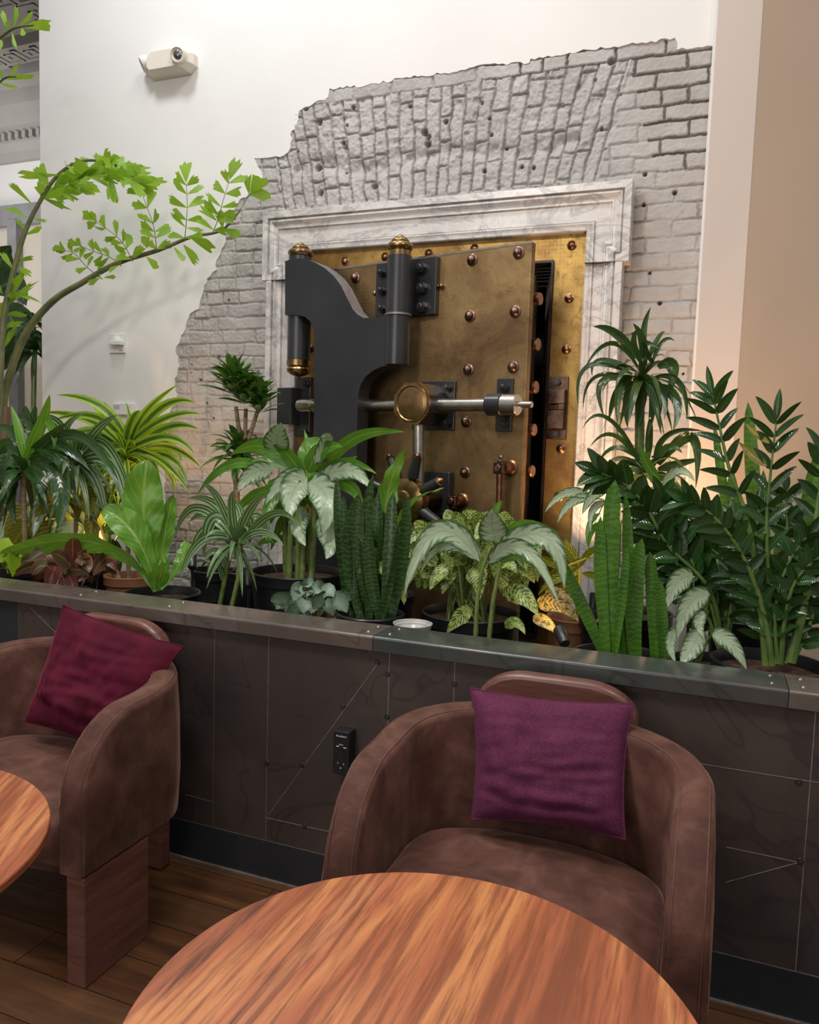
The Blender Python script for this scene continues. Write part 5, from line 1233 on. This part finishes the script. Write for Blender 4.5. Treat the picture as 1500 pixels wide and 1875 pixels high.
# ---- silver bay aglaonema standing in front
t, s0 = potted('silver_bay_aglaonema', 'tall two-caned aglaonema with drooping silver leaves, front and centre of the planter', 884, 2.43, 1158, .10, rimz=.80)
for pts in (((871, 1165), (874, 1100), (884, 1040), (900, 1000)), ((896, 1165), (903, 1100), (916, 1035), (912, 1000))):
    mb = MB(); V_ = [W3(*p, 2.43) for p in pts]; V_ = [Vector((V_[0].x, 2.43, s0.z-.01))]+V_; PP = []
    for i in range(4):
        for k in range(6): PP.append(V_[i].lerp(V_[i+1], k/6))
    PP.append(V_[-1]); mb.tube(PP, [.0085*(1+(.12 if i % 2 else -.06))*(1-.35*i/24) for i in range(len(PP))], 10); obj('cane', mb, 'cane_green', t)
mb = MB(); mg = MB(); Y = 2.43
for x0, y0, x1, y1, x2, y2, w, dy in [(880, 1030, 800, 975, 739, 1092, 44, -.10), (908, 992, 902, 962, 902, 932, 58, -.06), (915, 1000, 1000, 985, 1033, 1078, 46, -.04), (895, 1032, 960, 1005, 1024, 1108, 34, -.10), (880, 1028, 815, 1000, 770, 1050, 22, .0)]:
    pleaf(mb, x0, y0, x1, y1, x2, y2, w, Y=Y, dy=dy, shape='ovate', roll=LR.uniform(-.2, .2), wave=.002, nu=16)
fol(mb, t, 'silver_leaf')
for x0, y0, x1, y1, x2, y2, w in [(915, 1005, 955, 960, 1026, 978, 18), (905, 945, 911, 928, 919, 916, 14), (890, 1060, 870, 1000, 862, 960, 8), (900, 1040, 940, 1020, 960, 1040, 16)]:
    pleaf(mg, x0, y0, x1, y1, x2, y2, w, Y=Y, dy=0, shape='lance')
fol(mg, t, 'green_agl_leaf', 'green_leaves')

t, s0 = potted('croton', 'yellow-veined croton beside the foot of the marble surround', 1060, 2.85, 1130, .09, kind='terracotta')
mb = MB(); Y = 2.80
for a in [(1062, 1035, 1045, 1012, 1036, 985, 24), (1062, 1040, 1030, 1042, 1000, 1060, 22), (1062, 1040, 1010, 1030, 975, 1010, 18), (1062, 1040, 1080, 1010, 1115, 1000, 14), (1062, 1060, 1040, 1070, 1010, 1100, 22), (1065, 1050, 1100, 1060, 1115, 1090, 18), (1062, 1040, 1035, 1000, 1015, 1015, 20), (1062, 1050, 1020, 1060, 985, 1090, 22), (1062, 1040, 1050, 1060, 1045, 1100, 20), (1120, 1050, 1128, 1010, 1135, 975, 16)]: pleaf(mb, *a, Y=Y, shape='lance', fold=.3)
fol(mb, t, 'croton_leaf')
mb = MB(); bstem(mb, s0, W3(1062, 1040, Y), .007, .005); mb.tube([W3(1025, 1042, Y-.02), W3(1060, 1028, Y-.02), W3(1098, 1014, Y-.02), W3(1150, 1012, Y)], .0035, 6); obj('stems', mb, 'stem_yellow', t)

# ---- tall snake plant at the ledge
t, s0 = potted('snake_plant', 'tall bright green snake plant at the ledge with one blade leaning left', 1150, 2.46, 1188, .14, rimz=.82)
mb = MB(); Y = 2.44
for a, sh in [((1128, 1188, 1118, 1040, 1127, 878, 34), 'blunt'), ((1112, 1188, 1100, 1060, 1100, 945, 26), 'sword'), ((1108, 1190, 1066, 1110, 1020, 1012, 26), 'sword'), ((1136, 1192, 1142, 1110, 1160, 1050, 20), 'sword'), ((1165, 1195, 1160, 1090, 1176, 985, 38), 'sword'), ((1200, 1200, 1196, 1090, 1190, 1010, 28), 'sword'), ((1214, 1202, 1212, 1130, 1207, 1060, 24), 'sword'), ((1145, 1190, 1150, 1060, 1145, 900, 24), 'sword'), ((1125, 1188, 1140, 1090, 1148, 1000, 18), 'sword')]:
    blade(mb, a, Y+LR.uniform(-.02, .05), 0, sh, roll=LR.uniform(-.25, .25))
fol(mb, t, 'green_snake_leaf')

# ---- tall dark dracaena on the right
t, s0 = potted('dracaena', 'tall dark green dracaena rising in front of the marble and brick on the right', 1172, 3.02, 1120, .14)
mb = MB(); A = Vector((W3(1172, 1100, 3.02).x, 3.02, s0.z-.01)); mb.tube([A.lerp(W3(1172, 700, 3.02), k/40) for k in range(41)], [.0175*(1+(.05 if k % 2 else -.03)) for k in range(41)], 12); obj('cane', mb, 'cane_green', t)
mb = MB(); Y = 2.98
for a in [(1183, 670, 1178, 612, 1192, 562, 15), (1165, 655, 1128, 610, 1086, 598, 20), (1178, 675, 1176, 625, 1159, 592, 18), (1188, 660, 1204, 622, 1218, 607, 12), (1193, 668, 1214, 625, 1236, 625, 9), (1168, 672, 1118, 628, 1066, 684, 11), (1163, 705, 1136, 705, 1131, 778, 24), (1171, 685, 1174, 715, 1168, 785, 30), (1205, 672, 1234, 672, 1220, 734, 26), (1200, 690, 1246, 702, 1258, 772, 15), (1205, 705, 1240, 735, 1232, 790, 22), (1158, 685, 1075, 672, 1060, 748, 11), (1160, 700, 1102, 700, 1108, 768, 15), (1198, 705, 1207, 735, 1204, 774, 15), (1160, 695, 1090, 690, 1068, 750, 9), (1192, 700, 1195, 740, 1186, 800, 18), (1165, 680, 1100, 660, 1085, 690, 12), (1198, 668, 1180, 630, 1210, 640, 14), (1155, 700, 1130, 720, 1115, 770, 18), (1185, 690, 1215, 720, 1216, 770, 18), (1175, 690, 1150, 725, 1150, 785, 20), (1175, 665, 1160, 630, 1168, 600, 16)]:
    pleaf(mb, *a, Y=Y, dy=LR.uniform(-.16, .04), shape='strap', fold=.25)
rosette(mb, W3(1176, 690, Y), 22, .24, .030, 60, -60, .5)
for a in [(1175, 850, 1112, 765, 1066, 786, 9), (1170, 845, 1123, 796, 1080, 819, 10), (1187, 845, 1190, 792, 1192, 762, 16), (1198, 845, 1225, 795, 1291, 790, 13), (1205, 850, 1268, 800, 1274, 895, 26), (1205, 860, 1240, 850, 1286, 840, 18), (1195, 855, 1222, 820, 1250, 830, 18), (1180, 860, 1140, 850, 1120, 900, 18), (1190, 870, 1230, 880, 1262, 930, 20), (1180, 850, 1130, 820, 1095, 850, 12), (1180, 860, 1110, 870, 1080, 900, 14)]:
    pleaf(mb, *a, Y=Y, dy=LR.uniform(-.14, .04), shape='strap', fold=.25)
rosette(mb, W3(1182, 862, Y), 18, .24, .030, 55, -50, .5); fol(mb, t, 'dark_strap_leaf')

t, s0 = potted('aglaonema', 'slender aglaonema with silver leaves reaching left over the marble foot', 1128, 2.78, 1130, .10)
mb = MB(); Y = 2.74
for a in [(1082, 911, 1037, 903, 998, 938, 20), (1085, 911, 1047, 920, 1021, 957, 20), (1115, 892, 1088, 905, 1066, 942, 26), (1213, 890, 1243, 862, 1273, 882, 20), (1108, 920, 1085, 935, 1082, 975, 16), (1140, 930, 1165, 900, 1185, 905, 22)]: pleaf(mb, *a, Y=Y, dy=-.05, shape='ovate', roll=LR.uniform(-.3, .3), nu=14)
fol(mb, t, 'silver_leaf')
mb = MB()
for a in [(1209, 880, 1185, 850, 1174, 815, 22), (1110, 960, 1085, 970, 1078, 1010, 14), (1100, 940, 1080, 960, 1075, 1000, 12)]: pleaf(mb, *a, Y=Y, dy=-.05, shape='lance')
fol(mb, t, 'green_agl_leaf', 'green_leaves')
mb = MB(); J = W3(1135, 960, Y); bstem(mb, s0, J, .007, .006)
for p in ((1083, 911), (1112, 893), (1210, 885), (1108, 930)): mb.tube([J, J.lerp(W3(*p, Y), .6)+Vector((0, 0, .03)), W3(*p, Y)], [.004, .003, .002], 6)
obj('stems', mb, 'cane_green', t)

# ---- ZZ plants
def zzstem(mb, ms, pts, Y, n, L, w, dy=0, w0=9, r=None, thick=None):
    P = pstem(ms, pts, Y, w0, 3, 8, dy=dy, sub=7); m_ = len(P); s_ = pxm(Y, pts[0][0])
    for k in range(n):
        q = (.30 if thick is None else thick)+(1-(.30 if thick is None else thick))*k/(n-1); i = min(m_-2, int(q*(m_-1))); p = P[i]; T = (P[i+1]-P[i]).normalized()
        V_ = (EYE-p).normalized(); S = T.cross(V_).normalized()
        for sd in (1, -1):
            a = math.radians(LR.uniform(42, 66)*(1-.35*(q-.3))); d = (T*math.cos(a)+S*sd*math.sin(a)+V_*LR.uniform(-.15, .45)).normalized(); l = L*s_*LR.uniform(.85, 1.1)
            leaf(mb, p, p+d*l*.5+T*l*.03, p+d*l+Vector((0, 0, -.08*l)), w*s_*LR.uniform(.85, 1.1), 'ovate' if w > 17 else 'lance', roll=LR.uniform(-.8, .8), fold=.28, nu=9)
    T = (P[-1]-P[-3]).normalized(); leaf(mb, P[-1], P[-1]+T*L*s_*.5, P[-1]+T*L*s_*.9, w*s_*.8, 'lance', fold=.3, nu=9)
t, s0 = potted('zz_plant', 'glossy zz plant in the round black pot at the right end of the planter', 1431, 2.47, 1213, .155)
mb = MB(); ms = MB(); Y = 2.47
zzstem(mb, ms, [(1402, 1218), (1390, 1080), (1368, 950), (1336, 859), (1317, 777), (1306, 724)], Y, 8, 74, 19, w0=15, thick=.5)
zzstem(mb, ms, [(1412, 1218), (1408, 1080), (1404, 960), (1412, 860), (1422, 770)], Y, 8, 76, 21, w0=12, thick=.42)
zzstem(mb, ms, [(1415, 1218), (1398, 1120), (1373, 1045), (1340, 985), (1300, 940), (1262, 918)], Y, 10, 66, 26, dy=-.10, w0=14, thick=.25)
zzstem(mb, ms, [(1448, 1212), (1470, 1120), (1487, 1020), (1500, 900), (1510, 830)], Y, 9, 72, 24, w0=24, thick=.3)
zzstem(mb, ms, [(1425, 1215), (1435, 1100), (1442, 1000), (1440, 900)], Y, 9, 56, 22, dy=.08, w0=12, thick=.3)
zzstem(mb, ms, [(1430, 1215), (1440, 1120), (1460, 1060), (1500, 1020)], Y, 7, 50, 22, dy=-.08, w0=12, thick=.3)
zzstem(mb, ms, [(1420, 1215), (1410, 1140), (1380, 1090), (1340, 1050)], Y, 7, 52, 22, dy=.05, w0=10, thick=.3)
zzstem(mb, ms, [(1440, 1215), (1462, 1150), (1475, 1090), (1470, 1000), (1455, 950)], Y, 8, 55, 22, dy=.1, w0=10, thick=.3)
zzstem(mb, ms, [(1418, 1215), (1395, 1100), (1385, 1000), (1390, 930)], Y, 8, 60, 26, dy=.12, w0=10, thick=.2)
zzstem(mb, ms, [(1425, 1215), (1420, 1120), (1440, 1040), (1480, 980)], Y, 8, 60, 26, dy=-.04, w0=10, thick=.2)
zzstem(mb, ms, [(1415, 1215), (1385, 1130), (1360, 1080), (1310, 1050)], Y, 8, 58, 25, dy=.10, w0=10, thick=.2)
zzstem(mb, ms, [(1450, 1215), (1480, 1150), (1500, 1080), (1505, 980)], Y, 8, 60, 26, dy=.06, w0=12, thick=.2)
zzstem(mb, ms, [(1425, 1215), (1440, 1110), (1420, 1030), (1360, 990)], Y, 8, 58, 26, dy=.02, w0=10, thick=.2)
fol(mb, t, 'zz_leaf'); obj('stems', ms, 'zz_stem', t)
mb = MB()
for a in [(1410, 812, 1385, 795, 1365, 775, 15), (1405, 853, 1380, 835, 1352, 808, 18)]: pleaf(mb, *a, Y=Y-.02, shape='lance', fold=.3)
fol(mb, t, 'amber_leaf', 'withered_leaves', label='two yellowed withered leaves')
t, s0 = potted('zz_plant', 'glossy zz plant arching left over the snake plant and its broad dark leaves', 1318, 2.60, 1195, .12, rimz=.80)
mb = MB(); ms = MB(); Y = 2.60
zzstem(mb, ms, [(1325, 1190), (1300, 1080), (1224, 1000), (1190, 940), (1150, 890), (1100, 866)], Y, 12, 66, 33, dy=-.14, w0=10, thick=.28)
zzstem(mb, ms, [(1322, 1190), (1300, 1100), (1268, 1030), (1235, 960), (1215, 915)], Y, 10, 64, 28, dy=-.05, w0=9, thick=.3)
zzstem(mb, ms, [(1325, 1190), (1330, 1080), (1325, 1000), (1290, 940)], Y, 9, 54, 24, dy=.05, w0=11, thick=.3)
zzstem(mb, ms, [(1328, 1190), (1345, 1100), (1350, 1010), (1345, 950)], Y, 9, 54, 22, dy=.1, w0=11, thick=.3)
zzstem(mb, ms, [(1318, 1190), (1285, 1120), (1250, 1080), (1215, 1050)], Y, 7, 56, 26, dy=.05, w0=9, thick=.2)
zzstem(mb, ms, [(1320, 1190), (1280, 1090), (1240, 1030), (1180, 990)], Y, 9, 58, 28, dy=-.02, w0=9, thick=.2)
zzstem(mb, ms, [(1322, 1190), (1310, 1060), (1290, 980), (1240, 930)], Y, 9, 58, 27, dy=.04, w0=9, thick=.2)
zzstem(mb, ms, [(1326, 1190), (1340, 1090), (1320, 1020), (1270, 990)], Y, 9, 58, 27, dy=.0, w0=9, thick=.2)
fol(mb, t, 'zz_leaf'); obj('stems', ms, 'zz_stem', t)
t, s0 = potted('snake_plant', 'banded snake plant standing behind the zz plants against the plaster pier', 1392, 2.88, 1130, .14)
mb = MB()
for a in [(1395, 1110, 1380, 900, 1370, 736, 30), (1360, 1110, 1330, 930, 1308, 776, 20), (1480, 1110, 1478, 950, 1512, 805, 34), (1420, 1110, 1430, 1000, 1435, 880, 28), (1375, 1110, 1350, 960, 1340, 860, 26), (1405, 1110, 1400, 980, 1398, 860, 24)]:
    x0 = W3(a[0], a[1], 2.88).x; blade(mb, a, 2.88, 0, roll=LR.uniform(-.25, .25))
fol(mb, t, 'green_snake_leaf')
t, s0 = potted('aglaonema', 'low aglaonema hanging silver-centred leaves over the capping below the zz plants', 1290, 2.44, 1200, .09, rimz=.80)
mb = MB(); Y = 2.40
for a in [(1300, 1088, 1262, 1108, 1240, 1172, 46), (1270, 1055, 1240, 1068, 1222, 1112, 46), (1285, 1152, 1266, 1188, 1246, 1214, 46), (1304, 1160, 1338, 1178, 1367, 1226, 38), (1240, 1150, 1228, 1180, 1238, 1213, 24), (1290, 1120, 1280, 1140, 1290, 1170, 26)]: pleaf(mb, *a, Y=Y, dy=-.03, shape='ovate', roll=LR.uniform(-.2, .2), wave=.002, nu=14)
fol(mb, t, 'silver_leaf')
mb = MB()
for p in ((1300, 1088), (1270, 1057), (1285, 1155), (1305, 1160)): mb.tube([s0, s0.lerp(W3(*p, Y), .6)+Vector((0, .01, .02)), W3(*p, Y)], [.005, .004, .0025], 6)
obj('stems', mb, 'cane_green', t)

# ---- uplights standing among the pots, and a saucer
def uplight(px, py, Y, tgt, label, pw, a=70, k=.75):
    c = W3(px, py, Y); t = thing('uplight', label, 'spotlight', (c.x, Y, BED), 'black spotlights in the planter'); d = (Vector(tgt)-c).normalized()
    mb = MB(); M_ = Matrix.Translation(c-d*.035) @ d.to_track_quat('Z', 'Y').to_matrix().to_4x4(); mb.lathe([(.018*k, 0), (.024*k, .008), (.026*k, .07), (.024*k, .072), (.022*k, .066), (0, .064)], 24, M_); obj('lamp_head', mb, 'black_metal', t)
    mb = MB(); mb.cyl((c.x, Y, BED), (c.x, Y, c.z-.02), .005, 8); mb.cyl((c.x, Y, BED), (c.x, Y, BED+.01), .03, 16); obj('stake', mb, 'black_metal', t)
    if pw: spot('uplight_beam', c+d*.045, tgt, pw, (1.0, .58, .30), a)
uplight(1088, 1104, 2.98, (-.42, 3.32, 1.7), 'black spotlight tilted up toward the marble foot, behind the leaning blade', 26, 95)
uplight(1262, 1120, 2.95, (-.05, 3.4, 2.3), 'black spotlight deep among the right-hand leaves, aimed up the plaster pier', 22, 100)
uplight(1030, 1166, 2.40, (-.9, 3.3, 1.3), 'black spotlight at the ledge left of the tall snake plant', 1.6)
uplight(352, 1030, 2.75, (-2.4, 3.2, 1.3), 'black spotlight half hidden among leaves beside the birds nest fern', 6, 90)
uplight(150, 1040, 2.80, tuple(W3(170, 930, 2.95)), 'black spotlight under the amber-lit leaves on the left', 16, 120)
uplight(455, 1060, 2.84, (-2.0, 3.05, 1.4), 'black spotlight between the compact dracaena and the wide pot', 2.5, 80)
c = W3(748, 1142, 2.36); mb = MB(); mb.lathe([(0, 0), (.045, 0), (.056, .010), (.057, .017), (.062, .019), (.064, .027), (.067, .028), (.066, .024), (.058, -.003), (0, -.003)], 30, Matrix.Translation((c.x, 2.40, .828)), cap0=False)
mb.lathe([(.045, -.308), (.045, -.003)], 20, Matrix.Translation((c.x, 2.40, .828)))
o = obj('saucer', mb, 'clear'); tag(o, 'pale plastic saucer on an upturned tub behind the capping joint', 'saucer')
# ================================================================== WALL DEVICES
def text(s, loc, size, rot, mat, parent, nm='lettering', ext=.0003, align='CENTER'):
    c = bpy.data.curves.new(nm, 'FONT'); c.body = s; c.size = size; c.extrude = ext; c.align_x = align; c.align_y = 'CENTER'
    c.materials.append(MAT[mat]); o = bpy.data.objects.new(nm, c); COL.objects.link(o); o.parent = parent; o.matrix_parent_inverse = Matrix.Translation(-Vector(parent.location))
    o.location = loc; o.rotation_euler = rot
    me = bpy.data.meshes.new_from_object(o); m_ = bpy.data.objects.new(nm, me); COL.objects.link(m_); m_.parent = parent; m_.matrix_parent_inverse = o.matrix_parent_inverse.copy()
    m_.location = loc; m_.rotation_euler = rot; bpy.data.objects.remove(o); return m_
FR = (PI/2, 0, 0)
# power outlet box on the planter front
a = onY(611, 1337, YP-.045); b = onY(638, 1422, YP-.045)
x0, x1, z1, z0 = a.x, b.x, a.z+.0, b.z
t = thing('power_outlet', 'black upright power and charging outlet box on the steel planter front', 'outlet', ((x0+x1)/2, YP, z0))
mb = MB(); mb.box((x0, YP-.045, z0), (x1, YP-.001, z1)); obj('housing', mb, 'blackplastic', t, smooth=False, bevel=.0018)
xc_ = (x0+x1)/2; yt = YP-.0456; Hh = z1-z0; Wd = x1-x0
text('BrandStand', (xc_, yt, z1-Hh*.11), .0075, FR, 'print', t)
text('Smart', (xc_, yt, z1-Hh*.30), .0060, FR, 'print', t)
for k, (ux, uz, w_) in enumerate([(-.22, .35, .010), (.24, .36, .010)]):
    mb = MB(); mb.box((xc_+ux*Wd-w_/2, yt-.0002, z1-Hh*uz-.0012), (xc_+ux*Wd+w_/2, yt+.0004, z1-Hh*uz+.0012)); obj('marking', mb, 'print', t, smooth=False)
for ux, uz in [(-.24, .47), (.24, .48)]:
    mb = MB(); mb.box((xc_+ux*Wd-.005, yt-.0004, z1-Hh*uz-.0025), (xc_+ux*Wd+.005, yt+.0006, z1-Hh*uz+.0025)); obj('usb_port', mb, 'washer', t, smooth=False)
mb = MB(); mb.cyl((xc_, yt+.0005, z1-Hh*.58), (xc_, yt-.0008, z1-Hh*.58), .0045, 18); obj('round_port', mb, 'washer', t)
for zz_ in (.74, .74):
    pass
for ux, uz, w_, h_ in [(-.18, .73, .002, .007), (.18, .74, .002, .006), (0, .84, .005, .004)]:
    mb = MB(); mb.box((xc_+ux*Wd-w_/2, yt-.0003, z1-Hh*uz-h_/2), (xc_+ux*Wd+w_/2, yt+.0005, z1-Hh*uz+h_/2)); obj('socket_slot', mb, 'clear', t, smooth=False)
for zz_ in (.36, .70):
    for dy_, h_ in ((-.012, .007), (-.024, .006)):
        mb = MB(); mb.box((x1-.0002, YP+dy_-.001-.008, z1-Hh*zz_-h_/2), (x1+.0003, YP+dy_+.001-.008, z1-Hh*zz_+h_/2)); obj('socket_slot', mb, 'washer', t, smooth=False)

# twin-head emergency light high on the wall
YE = YW-.004
t = thing('emergency_light', 'cream twin-head emergency light fixed high on the white wall', 'emergency light', tuple(onY(302, 112, YE)))
def e2(px, py, Y=YE-.06): v = onY(px, py, Y); return (v.x, v.z)
ou = [e2(268, 122), (e2(268, 122)[0]+.004, e2(272, 98)[1]), e2(292, 93), e2(340, 84), e2(349, 96), e2(349, 112), e2(341, 122), e2(280, 136)]
xa = e2(266, 120)[0]; xb = e2(349, 100)[0]; zb_ = e2(280, 137)[1]; zt_ = e2(330, 84)[1]-.004
Wt, Ht = xb-xa, zt_-zb_; cyz = (zb_+zt_)/2
po = [(xa+.02, zb_), (xb-.035, zb_), (xb, zb_+.030), (xb, zt_-.030), (xb-.030, zt_), (xa+.03, zt_), (xa, zt_-.03), (xa, zb_+.02)]
pi_ = [(xa+(x-xa-Wt/2)*.78+Wt/2+ (0), cyz+(z-cyz)*.72) for x, z in po]
mb = MB(); n = len(po); vs = [(x, YE, z) for x, z in po]+[(x, YE-.035, z) for x, z in po]+[(x, YE-.085, z) for x, z in pi_]
fs = [(i, (i+1) % n, (i+1) % n+n, i+n)[::-1] for i in range(n)]+[(i+n, (i+1) % n+n, (i+1) % n+2*n, i+2*n)[::-1] for i in range(n)]+[tuple(range(2*n, 3*n))]
mb.add([(a_, b_, c_) for a_, b_, c_ in vs], fs); obj('housing', mb, 'cream', t, smooth=False, bevel=.002)
for px, py, Yh_, aim in ((327, 101, YE-.085, (.25, -.9, -.25)), (266, 117, YE-.05, (-.75, -.55, -.45))):
    c = onY(px, py, Yh_); d = Vector(aim).normalized(); M_ = Matrix.Translation(c) @ d.to_track_quat('Z', 'Y').to_matrix().to_4x4()
    mb = MB(); mb.lathe([(.012, -.045), (.030, -.030), (.040, -.010), (.041, .008), (.037, .018), (.032, .020), (.029, .014), (0, .012)], 28, M_); h_ = obj('lamp_head', mb, 'cream', t)
    mb = MB(); mb.lathe([(.022, .0145), (.016, .019), (.010, .021), (0, .0215)], 24, M_); obj('lens', mb, 'lens', h_)

# switch plate below, and thermostat
c = onY(213, 629, YE); t = thing('key_switch', 'small white key switch plate with red print on the wall above the thermostat', 'switch', tuple(c))
p0 = onY(200, 612, YE-.012); p1 = onY(228, 646, YE-.012)
mb = MB(); mb.box((p0.x, YE-.014, p1.z), (p1.x, YE, p0.z)); obj('plate', mb, 'whiteplastic', t, smooth=False, bevel=.002)
q0 = onY(196, 624, YE-.05); q1 = onY(219, 631, YE-.05)
mb = MB(); mb.box((q0.x+.004, YE-.05, q1.z), (q1.x, YE-.014, q0.z)); obj('lever', mb, 'whiteplastic', t, smooth=False, bevel=.003)
mb = MB(); M_ = Matrix.Translation(((p0.x+p1.x)/2, YE-.014, p0.z-.035)) @ Matrix.Rotation(PI/2, 4, 'X'); mb.lathe([(.026, 0), (.024, .008), (.016, .010), (.013, .022), (0, .023)], 26, M_); obj('dial', mb, 'whiteplastic', t)
text('FIRE', (p1.x-.024, YE-.0146, p1.z+.013), .014, FR, 'redprint', t)
c = onY(225, 747, YE); t = thing('thermostat', 'white digital thermostat with a grey screen half hidden by lemon dracaena leaves', 'thermostat', tuple(c))
p0 = onY(206, 738, YE-.02); p1 = onY(243, 760, YE-.02)
mb = MB(); mb.box((p0.x, YE-.024, p1.z), (p1.x, YE, p0.z)); obj('body', mb, 'whiteplastic', t, smooth=False, bevel=.004)
mb = MB(); mb.box((p0.x+.012, YE-.0248, p0.z-.034), (p0.x+.052, YE-.022, p0.z-.010)); obj('screen', mb, 'clear', t, smooth=False)
mb = MB(); mb.cyl((p1.x-.022, YE-.024, p0.z-.022), (p1.x-.022, YE-.028, p0.z-.022), .010, 20, bev=.001); obj('button', mb, 'clear', t)

# tidy helper properties
for o in bpy.data.objects:
    for k in ('_loc', '_soil', '_x'):
        if k in o: del o[k]
